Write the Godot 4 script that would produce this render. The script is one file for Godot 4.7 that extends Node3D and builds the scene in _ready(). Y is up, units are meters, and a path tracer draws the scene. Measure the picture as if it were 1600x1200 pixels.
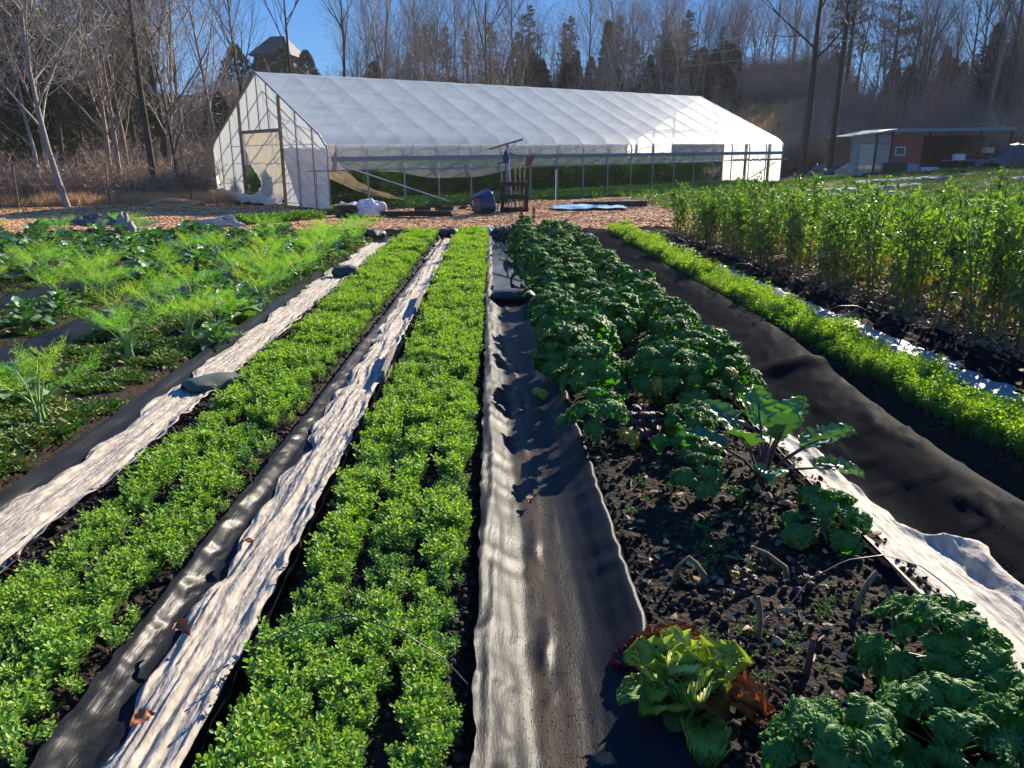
extends Node3D

# ---------------------------------------------------------------- mesh builder
class MB:
	var v := PackedVector3Array()
	var c := PackedColorArray()
	var uv := PackedVector2Array()
	var ix := PackedInt32Array()
	var col := Color(1, 1, 1)
	func p(a: Vector3, t := Vector2.ZERO) -> int:
		v.append(a)
		c.append(col)
		uv.append(t)
		return v.size() - 1
	func t(a: int, b: int, d: int) -> void:      # counter-clockwise seen from outside
		ix.append(a)
		ix.append(d)
		ix.append(b)
	func q(a: int, b: int, d: int, e: int) -> void:
		t(a, b, d)
		t(a, d, e)
	func face(a: Vector3, b: Vector3, d: Vector3, e: Vector3) -> void:
		q(p(a), p(b), p(d), p(e))
	func box(xf: Transform3D, s: Vector3) -> void:
		var h := s * 0.5
		for ax in 3:
			for sg in [-1.0, 1.0]:
				var n := Vector3.ZERO
				n[ax] = sg
				var u := Vector3.ZERO
				u[(ax + 1) % 3] = 1.0
				var w := Vector3.ZERO
				w[(ax + 2) % 3] = sg
				face(xf * ((n - u - w) * h), xf * ((n + u - w) * h), xf * ((n + u + w) * h), xf * ((n - u + w) * h))
	func bar(a: Vector3, b: Vector3, w: float, d: float, up := Vector3.UP) -> void:   # a square bar from a to b
		var z := (b - a).normalized()
		var x := up.cross(z)
		if x.length() < 0.01:
			x = Vector3.RIGHT.cross(z)
		x = x.normalized()
		var y := z.cross(x)
		box(Transform3D(Basis(x, y, z), (a + b) * 0.5), Vector3(w, d, a.distance_to(b)))
	func tube(pts: PackedVector3Array, rad: PackedFloat32Array, sides := 6, cap := false) -> void:
		var n := pts.size()
		var ref := Vector3(0.31, 0.2, 0.93)
		var first := v.size()
		for i in n:
			var dir := (pts[mini(i + 1, n - 1)] - pts[maxi(i - 1, 0)]).normalized()
			var x := ref.cross(dir)
			if x.length() < 0.05:
				x = Vector3.UP.cross(dir)
			x = x.normalized()
			var y := dir.cross(x)
			for k in sides:
				var a := TAU * k / sides
				p(pts[i] + (x * cos(a) + y * sin(a)) * rad[i], Vector2(float(k) / sides, i))
		for i in n - 1:
			for k in sides:
				var k2 := (k + 1) % sides
				q(first + i * sides + k, first + i * sides + k2, first + (i + 1) * sides + k2, first + (i + 1) * sides + k)
		if cap:
			for k in range(1, sides - 1):
				t(first, first + k + 1, first + k)
				var l := first + (n - 1) * sides
				t(l, l + k, l + k + 1)
	func rod(a: Vector3, b: Vector3, r: float, sides := 6) -> void:
		tube(PackedVector3Array([a, b]), PackedFloat32Array([r, r]), sides, true)
	func grid(nu: int, nv: int, f: Callable) -> void:      # f(u, v) -> point, u and v in 0..1
		var first := v.size()
		for j in nv + 1:
			for i in nu + 1:
				p(f.call(float(i) / nu, float(j) / nv), Vector2(float(i) / nu, float(j) / nv))
		for j in nv:
			for i in nu:
				var a := first + j * (nu + 1) + i
				q(a, a + 1, a + nu + 2, a + nu + 1)
	func leaf(o: Vector3, d: Vector3, n: Vector3, l: float, w: float, fold := 0.25) -> void:   # a small folded oval leaf
		var s := d.cross(n).normalized() * w * 0.5
		var k := n * w * fold
		var a := p(o)
		var m := p(o + d * l * 0.55 - k * 0.4)
		var b1 := p(o + d * l * 0.3 + s * 0.85 + k)
		var b2 := p(o + d * l * 0.75 + s * 0.8 + k)
		var e := p(o + d * l)
		var c2 := p(o + d * l * 0.75 - s * 0.8 + k)
		var c1 := p(o + d * l * 0.3 - s * 0.85 + k)
		t(a, b1, m)
		t(b1, b2, m)
		t(b2, e, m)
		t(e, c2, m)
		t(c2, c1, m)
		t(c1, a, m)
	func sliver(a: Vector3, b: Vector3, s: Vector3) -> void:
		t(p(a - s), p(a + s), p(b))
	func add_to(am: ArrayMesh, mat: Material, normals := true, colors := false) -> ArrayMesh:
		if ix.is_empty():
			return am
		var ar := []
		ar.resize(Mesh.ARRAY_MAX)
		ar[Mesh.ARRAY_VERTEX] = v
		ar[Mesh.ARRAY_INDEX] = ix
		ar[Mesh.ARRAY_TEX_UV] = uv
		if colors:
			ar[Mesh.ARRAY_COLOR] = c
		if normals:
			var n := PackedVector3Array()
			n.resize(v.size())
			var i := 0
			while i < ix.size():
				var a := ix[i]
				var b := ix[i + 2]
				var d := ix[i + 1]
				var fn := (v[b] - v[a]).cross(v[d] - v[a])
				n[a] += fn
				n[b] += fn
				n[d] += fn
				i += 3
			for k in n.size():
				n[k] = n[k].normalized() if n[k].length_squared() > 1e-20 else Vector3.UP
			ar[Mesh.ARRAY_NORMAL] = n
		am.add_surface_from_arrays(Mesh.PRIMITIVE_TRIANGLES, ar)
		am.surface_set_material(am.get_surface_count() - 1, mat)
		return am
	func mesh(mat: Material, normals := true, colors := false) -> ArrayMesh:
		return add_to(ArrayMesh.new(), mat, normals, colors)

# ---------------------------------------------------------------- naming and tagging
var taken := {}
var rng := RandomNumberGenerator.new()
var M := {}
var N1 := FastNoiseLite.new()
var N2 := FastNoiseLite.new()
var N3 := FastNoiseLite.new()

func numbered(s: String) -> String:
	if not taken.has(s):
		taken[s] = 0
		return s
	taken[s] += 1
	return "%s_%03d" % [s, taken[s]]

func tag(o: Node, label: String, cat: String, group := "", kind := "") -> Node:
	if label != "":
		o.set_meta("label", label)
	if cat != "":
		o.set_meta("category", cat)
	if group != "":
		o.set_meta("group", group)
	if kind != "":
		o.set_meta("kind", kind)
	return o

func obj(called: String, mesh: Mesh, parent: Node = null, label := "", cat := "", group := "", kind := "") -> MeshInstance3D:
	var o := MeshInstance3D.new()
	o.mesh = mesh
	if parent == null:
		o.name = numbered(called)
		add_child(o, true)
	else:
		o.name = called
		parent.add_child(o, true)
	tag(o, label, cat, group, kind)
	return o

func thing(called: String, label: String, cat: String, at := Vector3.ZERO, yaw := 0.0, group := "", kind := "") -> Node3D:
	var o := Node3D.new()
	o.name = numbered(called)
	add_child(o, true)
	o.position = at
	o.rotation.y = yaw
	tag(o, label, cat, group, kind)
	return o

func dup(root: Node3D, at: Vector3, yaw: float, sc: Vector3, label: String, group := "") -> Node3D:
	var r: Node3D = root.duplicate()
	var base := String(root.name).rstrip("0123456789").trim_suffix("_")
	r.name = numbered(base)
	add_child(r, true)
	r.transform = Transform3D(Basis(Vector3.UP, yaw).scaled_local(sc), at)
	r.set_meta("label", label)
	if group != "":
		r.set_meta("group", group)
	elif r.has_meta("group"):
		r.remove_meta("group")
	return r

func many(called: String, mesh: Mesh, xs: Array, parent: Node = null, kind := "stuff") -> MultiMeshInstance3D:
	var mm := MultiMesh.new()
	mm.transform_format = MultiMesh.TRANSFORM_3D
	mm.mesh = mesh
	mm.instance_count = xs.size()
	for i in xs.size():
		mm.set_instance_transform(i, xs[i])
	var o := MultiMeshInstance3D.new()
	o.multimesh = mm
	if parent == null:
		o.name = numbered(called)
		add_child(o, true)
	else:
		o.name = called
		parent.add_child(o, true)
	if kind != "":
		o.set_meta("kind", kind)
	return o

func rr(a: float, b: float) -> float:
	return rng.randf_range(a, b)

func sph() -> Vector3:
	var z := rr(-1, 1)
	var a := rr(0, TAU)
	var r := sqrt(1 - z * z)
	return Vector3(r * cos(a), z, r * sin(a))

func place(at: Vector3, yaw: float, s: float, tilt := 0.0) -> Transform3D:
	var b := Basis(Vector3.UP, yaw)
	if tilt > 0:
		b = Basis(Vector3(cos(yaw * 7), 0, sin(yaw * 7)), tilt) * b
	return Transform3D(b.scaled_local(Vector3(s, s, s)), at)

func lin(r: float, g: float, b: float) -> Color:
	return Color(r, g, b).linear_to_srgb()

func noise_tex(freq: float, oct: int, type: int, size := 512, ramp: Gradient = null, seed := 1) -> NoiseTexture2D:
	var n := FastNoiseLite.new()
	n.seed = seed
	n.noise_type = type
	n.frequency = freq
	n.fractal_octaves = oct
	n.fractal_type = FastNoiseLite.FRACTAL_FBM
	var t := NoiseTexture2D.new()
	t.width = size
	t.height = size
	t.seamless = true
	t.noise = n
	if ramp:
		t.color_ramp = ramp
	return t

func ramp2(a: float, b: float) -> Gradient:       # a gentle tone variation around 1
	var g := Gradient.new()
	g.set_color(0, Color(a, a, a))
	g.set_color(1, Color(b, b, b))
	return g

func mat(called: String, c: Color, rough := 0.8, o := {}) -> StandardMaterial3D:
	var m := StandardMaterial3D.new()
	m.resource_name = called
	m.albedo_color = c
	m.roughness = rough
	m.metallic_specular = o.get("spec", 0.4)
	m.metallic = o.get("metal", 0.0)
	m.cull_mode = BaseMaterial3D.CULL_DISABLED
	if o.has("back"):
		m.backlight_enabled = true
		m.backlight = o.back
	if o.has("tex"):
		m.albedo_texture = o.tex
	if o.has("bump"):
		m.heightmap_enabled = true
		m.heightmap_texture = o.bump
		m.heightmap_scale = o.get("bump_cm", 0.5)
	if o.has("rtex"):
		m.roughness_texture = o.rtex
	if o.has("scale"):
		m.uv1_triplanar = true
		m.uv1_world_triplanar = o.get("world", true)
		m.uv1_scale = o.scale
	if o.get("vcol", false):
		m.vertex_color_use_as_albedo = true
	if o.has("alpha"):
		m.transparency = BaseMaterial3D.TRANSPARENCY_ALPHA
		m.albedo_color.a = o.alpha
	M[called] = m
	return m

func _ready() -> void:
	# camera
	var cam := Camera3D.new()
	cam.name = "camera"
	cam.position = Vector3(0, 1.58, 0)
	cam.rotation_degrees = Vector3(-15.7, -1.6, 0)
	cam.fov = 53.0
	cam.near = 0.05
	cam.far = 3000
	add_child(cam)
	cam.current = true
	# sky and exposure
	var sky := ProceduralSkyMaterial.new()
	sky.sky_top_color = Color(0.13, 0.36, 0.64)
	sky.sky_horizon_color = Color(0.39, 0.59, 0.74)
	sky.sky_curve = 0.11
	sky.sky_energy_multiplier = 0.86
	sky.ground_horizon_color = Color(0.30, 0.36, 0.40)
	sky.ground_bottom_color = Color(0.10, 0.09, 0.08)
	sky.sun_angle_max = 1.0
	var env := Environment.new()
	env.background_mode = Environment.BG_SKY
	env.sky = Sky.new()
	env.sky.sky_material = sky
	env.background_energy_multiplier = 1.0
	env.tonemap_mode = Environment.TONE_MAPPER_LINEAR
	env.tonemap_exposure = 2.85
	env.sdfgi_enabled = true
	env.ssao_enabled = true
	env.ssil_enabled = true
	env.fog_enabled = true
	env.fog_density = 0.00032
	env.fog_light_color = Color(0.93, 0.93, 0.92)
	var we := WorldEnvironment.new()
	we.name = "environment"
	we.environment = env
	add_child(we)
	# sun: low, ahead and to the right
	var sun := DirectionalLight3D.new()
	sun.name = "sun"
	sun.light_energy = 1.6
	sun.light_color = Color(1.0, 0.95, 0.87)
	sun.light_angular_distance = 0.5
	sun.shadow_enabled = true
	add_child(sun)
	var el := deg_to_rad(25.0)
	var az := deg_to_rad(36.0)
	var to_sun := Vector3(sin(az) * cos(el), sin(el), -cos(az) * cos(el))
	sun.look_at_from_position(to_sun * 50.0, Vector3.ZERO, Vector3.UP)
	for n in [N1, N2, N3]:
		n.frequency = 0.35
		n.fractal_octaves = 2
	N1.seed = 11
	N2.seed = 22
	N1.noise_type = FastNoiseLite.TYPE_SIMPLEX
	N2.noise_type = FastNoiseLite.TYPE_SIMPLEX
	rng.seed = 12345
	build_materials()
	build_ground()
	build_greenhouse()
	build_shed()
	build_house()
	build_poles()
	build_trees()
	build_fabric()
	build_shoots()
	build_weeds()
	build_kale()
	build_red_kale()
	build_lettuce()
	build_left_beds()
	build_tall_plants()
	build_things()


# ---------------------------------------------------------------- materials
func build_materials() -> void:
	var fine := noise_tex(0.02, 5, FastNoiseLite.TYPE_SIMPLEX, 512, null, 3)
	var cellb := noise_tex(0.035, 4, FastNoiseLite.TYPE_CELLULAR, 512, null, 4)
	var soilc := noise_tex(0.02, 5, FastNoiseLite.TYPE_SIMPLEX, 512, ramp2(0.45, 1.0), 5)
	var blotch := noise_tex(0.008, 5, FastNoiseLite.TYPE_SIMPLEX, 512, ramp2(0.72, 1.0), 6)
	var dirt := noise_tex(0.012, 6, FastNoiseLite.TYPE_SIMPLEX, 512, ramp2(0.60, 1.0), 16)
	var glint := noise_tex(0.12, 3, FastNoiseLite.TYPE_SIMPLEX, 512, ramp2(0.35, 1.0), 18)
	var filmdirt := noise_tex(0.006, 5, FastNoiseLite.TYPE_SIMPLEX, 512, ramp2(0.86, 1.0), 19)
	var grain := noise_tex(0.03, 4, FastNoiseLite.TYPE_SIMPLEX, 256, ramp2(0.55, 1.0), 7)
	var speck := noise_tex(0.25, 2, FastNoiseLite.TYPE_SIMPLEX, 512, null, 8)
	# woven plastic: little tapes over and under
	var wv := Image.create(128, 128, false, Image.FORMAT_L8)
	for y in 128:
		for x in 128:
			var cx := (x / 8) % 2
			var cy := (y / 8) % 2
			var u := fposmod(x, 8) / 8.0
			var w := fposmod(y, 8) / 8.0
			var h := sin(PI * w) if cx == cy else sin(PI * u)
			wv.set_pixel(x, y, Color(h, h, h))
	var weave := ImageTexture.create_from_image(wv)
	mat("soil", Color(1, 1, 1), 0.95, {"vcol": true, "tex": soilc, "bump": cellb, "bump_cm": 1.6, "scale": Vector3(1.7, 1.7, 1.7), "spec": 0.25})
	mat("clod_dark", lin(0.030, 0.022, 0.017), 0.95, {"spec": 0.25})
	mat("clod_brown", lin(0.060, 0.045, 0.034), 0.95, {"spec": 0.25})
	mat("grit_pale", lin(0.17, 0.135, 0.10), 0.95, {"spec": 0.25})
	mat("chip_tan", lin(0.64, 0.34, 0.15), 0.85)
	mat("chip_brown", lin(0.44, 0.22, 0.10), 0.9)
	mat("chip_pale", lin(0.66, 0.43, 0.24), 0.85)
	mat("film", lin(0.026, 0.029, 0.036), 0.30, {"bump": fine, "bump_cm": 0.06, "scale": Vector3(9, 5, 0.8), "spec": 0.15, "tex": glint})
	mat("film_grey", lin(0.028, 0.031, 0.037), 0.30, {"bump": fine, "bump_cm": 0.05, "scale": Vector3(9, 5, 0.8), "spec": 0.12, "tex": glint})
	mat("film_silver", lin(0.16, 0.18, 0.22), 0.3, {"bump": speck, "bump_cm": 0.1, "scale": Vector3(6, 6, 6)})
	mat("woven", Color(1, 1, 1), 0.45, {"vcol": true, "bump": fine, "bump_cm": 0.06, "scale": Vector3(9, 9, 2.2), "tex": glint, "spec": 0.18})
	mat("woven_black", lin(0.007, 0.011, 0.019), 0.65, {"spec": 0.06, "bump": fine, "bump_cm": 0.06, "scale": Vector3(6, 6, 3), "tex": glint})
	mat("cloth", lin(0.56, 0.49, 0.40), 0.9, {"tex": dirt, "scale": Vector3(5.5, 2.0, 1.3), "bump": fine, "bump_cm": 0.35, "back": Color(0.35, 0.33, 0.30)})
	mat("cloth_bright", lin(0.58, 0.52, 0.44), 0.85, {"tex": dirt, "scale": Vector3(4.5, 2.0, 1.2), "bump": fine, "bump_cm": 0.3, "back": Color(0.3, 0.29, 0.27)})
	mat("cloth_grey", lin(0.36, 0.34, 0.33), 0.85)
	mat("cream_cloth", lin(0.62, 0.52, 0.38), 0.85)
	mat("bundle_white", lin(0.60, 0.58, 0.56), 0.7)
	mat("water", Color(0.02, 0.022, 0.025), 0.02, {"spec": 0.9})
	var bl := Color(0.40, 0.58, 0.03)
	mat("shoot_stem", lin(0.12, 0.22, 0.05), 0.6)
	mat("shoot_dark", lin(0.075, 0.155, 0.038), 0.55, {"back": Color(0.24, 0.42, 0.02), "spec": 0.28})
	mat("shoot_mid", lin(0.125, 0.225, 0.048), 0.55, {"back": bl, "spec": 0.28})
	mat("shoot_light", lin(0.22, 0.30, 0.06), 0.55, {"back": Color(0.58, 0.70, 0.04), "spec": 0.28})
	mat("cress_dark", lin(0.080, 0.165, 0.030), 0.6, {"back": Color(0.28, 0.46, 0.02), "spec": 0.25})
	mat("cress_mid", lin(0.14, 0.235, 0.035), 0.6, {"back": Color(0.44, 0.60, 0.03), "spec": 0.25})
	mat("cress_light", lin(0.22, 0.31, 0.05), 0.6, {"back": Color(0.60, 0.72, 0.05), "spec": 0.25})
	mat("weed_dark", lin(0.085, 0.14, 0.03), 0.6, {"back": Color(0.22, 0.34, 0.03), "spec": 0.25})
	mat("weed_yellow", lin(0.16, 0.17, 0.04), 0.6, {"back": Color(0.25, 0.25, 0.05)})
	mat("straw", lin(0.30, 0.225, 0.13), 0.85, {"back": Color(0.15, 0.12, 0.06)})
	mat("dry_brown", lin(0.19, 0.11, 0.06), 0.85, {"back": Color(0.12, 0.07, 0.03)})
	mat("dead_leaf", lin(0.26, 0.10, 0.045), 0.7, {"back": Color(0.2, 0.08, 0.03)})
	mat("kale", lin(0.074, 0.150, 0.034), 0.55, {"back": Color(0.22, 0.50, 0.03), "spec": 0.22})
	mat("kale_stalk", lin(0.13, 0.22, 0.08), 0.5)
	mat("kale_trunk", lin(0.16, 0.17, 0.09), 0.7)
	mat("kale_purple", lin(0.055, 0.014, 0.030), 0.55, {"back": Color(0.10, 0.01, 0.03)})
	mat("purple_stalk", lin(0.085, 0.035, 0.045), 0.5)
	mat("red_kale_leaf", lin(0.055, 0.125, 0.060), 0.45, {"back": Color(0.16, 0.28, 0.04)})
	mat("red_kale_light", lin(0.085, 0.19, 0.045), 0.45, {"back": Color(0.22, 0.36, 0.05)})
	mat("lettuce", lin(0.26, 0.34, 0.045), 0.45, {"back": Color(0.42, 0.50, 0.04), "spec": 0.5})
	mat("lettuce_light", lin(0.42, 0.46, 0.11), 0.45, {"back": Color(0.5, 0.55, 0.08), "spec": 0.5})
	mat("lettuce_deep", lin(0.14, 0.21, 0.05), 0.5, {"back": Color(0.28, 0.38, 0.03), "spec": 0.3})
	mat("lettuce_brown", lin(0.16, 0.085, 0.03), 0.6, {"back": Color(0.30, 0.14, 0.02)})
	mat("lettuce_rust", lin(0.24, 0.10, 0.03), 0.6, {"back": Color(0.4, 0.16, 0.02)})
	mat("lettuce_red", lin(0.14, 0.018, 0.020), 0.5, {"back": Color(0.2, 0.02, 0.02)})
	mat("leaf_yellow", lin(0.42, 0.30, 0.035), 0.6, {"back": Color(0.4, 0.28, 0.02)})
	mat("fennel", lin(0.15, 0.25, 0.055), 0.6, {"back": Color(0.46, 0.72, 0.05), "spec": 0.25})
	mat("fennel_light", lin(0.27, 0.34, 0.07), 0.6, {"back": Color(0.6, 0.74, 0.05), "spec": 0.25})
	mat("fennel_stem", lin(0.22, 0.33, 0.10), 0.45)
	mat("brassica", lin(0.095, 0.16, 0.085), 0.45, {"back": Color(0.18, 0.34, 0.05), "spec": 0.35})
	mat("brassica_light", lin(0.14, 0.22, 0.085), 0.45, {"back": Color(0.28, 0.46, 0.05), "spec": 0.35})
	mat("tall_stem", lin(0.14, 0.14, 0.065), 0.7)
	mat("tall_leaf", lin(0.105, 0.14, 0.05), 0.6, {"back": Color(0.24, 0.38, 0.03), "spec": 0.25})
	mat("tall_leaf_light", lin(0.20, 0.225, 0.07), 0.6, {"back": Color(0.42, 0.56, 0.04), "spec": 0.25})
	mat("house_leaf_dark", lin(0.075, 0.15, 0.035), 0.6, {"back": Color(0.16, 0.32, 0.02), "spec": 0.25})
	mat("house_leaf", lin(0.125, 0.23, 0.05), 0.6, {"back": Color(0.28, 0.46, 0.03), "spec": 0.25})
	mat("house_leaf_light", lin(0.12, 0.20, 0.04), 0.45, {"back": Color(0.26, 0.36, 0.05)})
	mat("galv", lin(0.26, 0.27, 0.29), 0.4, {"metal": 0.6})
	mat("hip_metal", lin(0.20, 0.22, 0.25), 0.5, {"metal": 0.3})
	mat("white_metal", lin(0.7, 0.7, 0.7), 0.5)
	mat("roof_film", lin(0.58, 0.64, 0.67), 0.5, {"alpha": 0.72, "tex": filmdirt, "scale": Vector3(0.22, 0.22, 0.22), "back": Color(0.74, 0.80, 0.84), "spec": 0.3})
	mat("skirt_film", lin(0.66, 0.68, 0.66), 0.4, {"alpha": 0.36, "back": Color(0.9, 0.9, 0.88), "spec": 0.4})
	mat("side_film", lin(0.72, 0.74, 0.76), 0.4, {"alpha": 0.7, "back": Color(0.5, 0.5, 0.5)})
	mat("gable_film", lin(0.74, 0.76, 0.77), 0.4, {"alpha": 0.955, "back": Color(0.98, 0.99, 0.98), "spec": 0.3})
	mat("gable_film_warm", lin(0.82, 0.77, 0.68), 0.4, {"alpha": 0.94, "back": Color(0.95, 0.88, 0.74), "spec": 0.3})
	mat("cream_film", lin(0.74, 0.66, 0.52), 0.45, {"alpha": 0.88, "back": Color(0.7, 0.6, 0.45), "spec": 0.5})
	var gs := {"tex": grain, "scale": Vector3(3, 0.6, 3)}
	mat("wood_post", lin(0.40, 0.28, 0.16), 0.8, gs)
	mat("wood_stud", lin(0.52, 0.44, 0.35), 0.8, gs)
	mat("wood_pale", lin(0.50, 0.43, 0.35), 0.8, gs)
	mat("wood_yellow", lin(0.50, 0.34, 0.15), 0.8, gs)
	mat("wood_dark", lin(0.055, 0.040, 0.030), 0.85, gs)
	mat("board_grey", lin(0.26, 0.23, 0.20), 0.85, gs)
	mat("wire", lin(0.05, 0.05, 0.05), 0.4, {"metal": 0.5})
	mat("wire_grey", lin(0.25, 0.25, 0.25), 0.5)
	mat("rust", lin(0.13, 0.075, 0.05), 0.7)
	mat("rubber", lin(0.02, 0.02, 0.022), 0.7)
	mat("bag_green", lin(0.055, 0.075, 0.060), 0.6, {"bump": weave, "bump_cm": 0.1, "scale": Vector3(12, 12, 12)})
	mat("bag_dark", lin(0.040, 0.052, 0.048), 0.6)
	mat("bag_black", lin(0.020, 0.024, 0.024), 0.5)
	mat("tarp_black", lin(0.030, 0.034, 0.042), 0.4)
	mat("tarp_shiny", lin(0.03, 0.033, 0.036), 0.4, {"spec": 0.5})
	mat("tarp_blue", lin(0.22, 0.42, 0.58), 0.4)
	mat("tarp_blue_dark", lin(0.05, 0.085, 0.14), 0.5)
	mat("barrow_blue", lin(0.006, 0.030, 0.115), 0.4)
	mat("barrow_rim", lin(0.05, 0.15, 0.45), 0.4)
	mat("sticker", lin(0.35, 0.38, 0.42), 0.5)
	mat("tool_grey", lin(0.20, 0.19, 0.19), 0.5)
	mat("tool_blue", lin(0.03, 0.08, 0.25), 0.5)
	mat("tool_navy", lin(0.015, 0.03, 0.12), 0.5)
	mat("tool_sky", lin(0.30, 0.48, 0.62), 0.5)
	mat("stump", lin(0.30, 0.21, 0.12), 0.85, gs)
	mat("bark_pale", lin(0.46, 0.41, 0.35), 0.9, {"tex": grain, "scale": Vector3(2, 1, 2)})
	mat("bark_mid", lin(0.24, 0.185, 0.14), 0.9)
	mat("bark_dark", lin(0.065, 0.052, 0.043), 0.9, {"tex": grain, "scale": Vector3(2, 0.7, 2)})
	mat("twig_pale", lin(0.42, 0.37, 0.31), 0.9)
	mat("twig_grey", lin(0.27, 0.215, 0.165), 0.9)
	mat("twig_dark", lin(0.11, 0.088, 0.075), 0.9)
	mat("twig_red", lin(0.25, 0.165, 0.135), 0.9)
	mat("twig_tan", lin(0.40, 0.30, 0.21), 0.9)
	mat("needle_dark", lin(0.022, 0.042, 0.020), 0.6)
	mat("needle", lin(0.045, 0.070, 0.028), 0.6, {"back": Color(0.05, 0.08, 0.02)})
	mat("needle_olive", lin(0.075, 0.085, 0.025), 0.6, {"back": Color(0.08, 0.09, 0.02)})
	mat("cedar_green", lin(0.040, 0.065, 0.024), 0.6, {"back": Color(0.05, 0.08, 0.02)})
	mat("dead_grass", lin(0.44, 0.31, 0.18), 0.85, {"back": Color(0.80, 0.64, 0.46)})
	mat("shed_roof", lin(0.48, 0.48, 0.50), 0.4, {"metal": 0.3})
	mat("shed_plastic", lin(0.42, 0.37, 0.31), 0.6, {"alpha": 0.85, "back": Color(0.4, 0.36, 0.3)})
	mat("shed_plastic_bright", lin(0.56, 0.48, 0.34), 0.5, {"alpha": 0.93, "back": Color(0.5, 0.45, 0.32)})
	mat("red_wall", lin(0.34, 0.085, 0.062), 0.7)
	mat("white_paint", lin(0.72, 0.72, 0.72), 0.5)
	mat("dark_glass", lin(0.03, 0.03, 0.035), 0.1)
	mat("cool_grey", lin(0.22, 0.27, 0.33), 0.5)
	mat("cool_white", lin(0.58, 0.62, 0.66), 0.5)
	mat("yellow_plastic", lin(0.45, 0.26, 0.05), 0.5)
	mat("house_wall", lin(0.055, 0.05, 0.046), 0.8)
	mat("house_brick", lin(0.15, 0.115, 0.09), 0.8)
	mat("house_roof", lin(0.035, 0.036, 0.04), 0.7)
	mat("pole", lin(0.06, 0.05, 0.043), 0.9, gs)


# ---------------------------------------------------------------- the lie of the land
func sstep(a: float, b: float, x: float) -> float:
	var t := clampf((x - a) / (b - a), 0, 1)
	return t * t * (3 - 2 * t)

const BEDS := [[-13.6, -12.6], [-11.9, -10.9], [-10.2, -9.2], [-8.6, -7.6], [-6.95, -5.9], [-5.3, -4.25], [-3.72, -2.6], [-1.98, -1.2], [-0.78, -0.06], [0.53, 1.72], [2.78, 3.5], [4.22, 5.35], [5.95, 7.05], [7.65, 8.75], [9.4, 10.5], [11.2, 12.3]]

func land(x: float, z: float) -> float:       # the ground without the beds
	var u := (x + 6.15) * 0.8 - (z + 30.65) * 0.6
	var e := 0.019 * maxf(0, u)
	e += 0.033 * maxf(0, x - 16) * sstep(10, -20, z) * (1 - sstep(60, 90, x))
	var d := sqrt(x * x + z * z)
	var az := atan2(x, -z)
	e += 10.5 * sstep(58, 118, d) * sstep(2.2, 0.9, absf(az)) * (1.0 - 0.72 * sstep(0.37, 0.47, az))
	e += 12.0 * sstep(118, 320, d) * sstep(2.2, 0.9, absf(az)) * (1.0 - 0.6 * sstep(0.37, 0.47, az))
	return e

func bed(x: float, z: float) -> float:
	var f := sstep(-19.0, -18.6, z) * sstep(6, 3, z)
	if f <= 0:
		return 0
	for b in BEDS:
		if x > b[0] - 0.06 and x < b[1] + 0.06:
			return f * sstep(b[0] - 0.05, b[0] + 0.04, x) * sstep(b[1] + 0.05, b[1] - 0.04, x)
	return 0

func ty(x: float, z: float) -> float:
	var b := bed(x, z)
	var y := land(x, z) - 0.035 + 0.075 * b
	if b > 0.3:
		y += 0.018 * N2.get_noise_2d(x * 9, z * 9) + 0.008 * N1.get_noise_2d(x * 40, z * 40)
	if z > -19.2 and x > 1.6 and x < 2.8:
		y -= 0.11 * sstep(1.62, 1.98, x) * sstep(2.78, 2.55, x) * sstep(-19.2, -18.2, z)
	if z < -19:
		y += 0.05 * N2.get_noise_2d(x * 0.6, z * 0.6) + 0.02 * N2.get_noise_2d(x * 3, z * 3)
	return y

func at_ground(x: float, z: float) -> Vector3:
	return Vector3(x, ty(x, z), z)

func axis(dense0: float, dense1: float, step: float, lo: float, hi: float) -> PackedFloat32Array:
	var a := PackedFloat32Array()
	var x := dense0
	var s := step
	var pre := []
	while x > lo:
		s *= 1.13
		x -= s
		pre.append(x)
	pre.reverse()
	for q in pre:
		a.append(q)
	var n := int((dense1 - dense0) / step)
	for i in n + 1:
		a.append(dense0 + i * step)
	x = a[a.size() - 1]
	s = step
	while x < hi:
		s *= 1.13
		x += s
		a.append(x)
	return a

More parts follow.
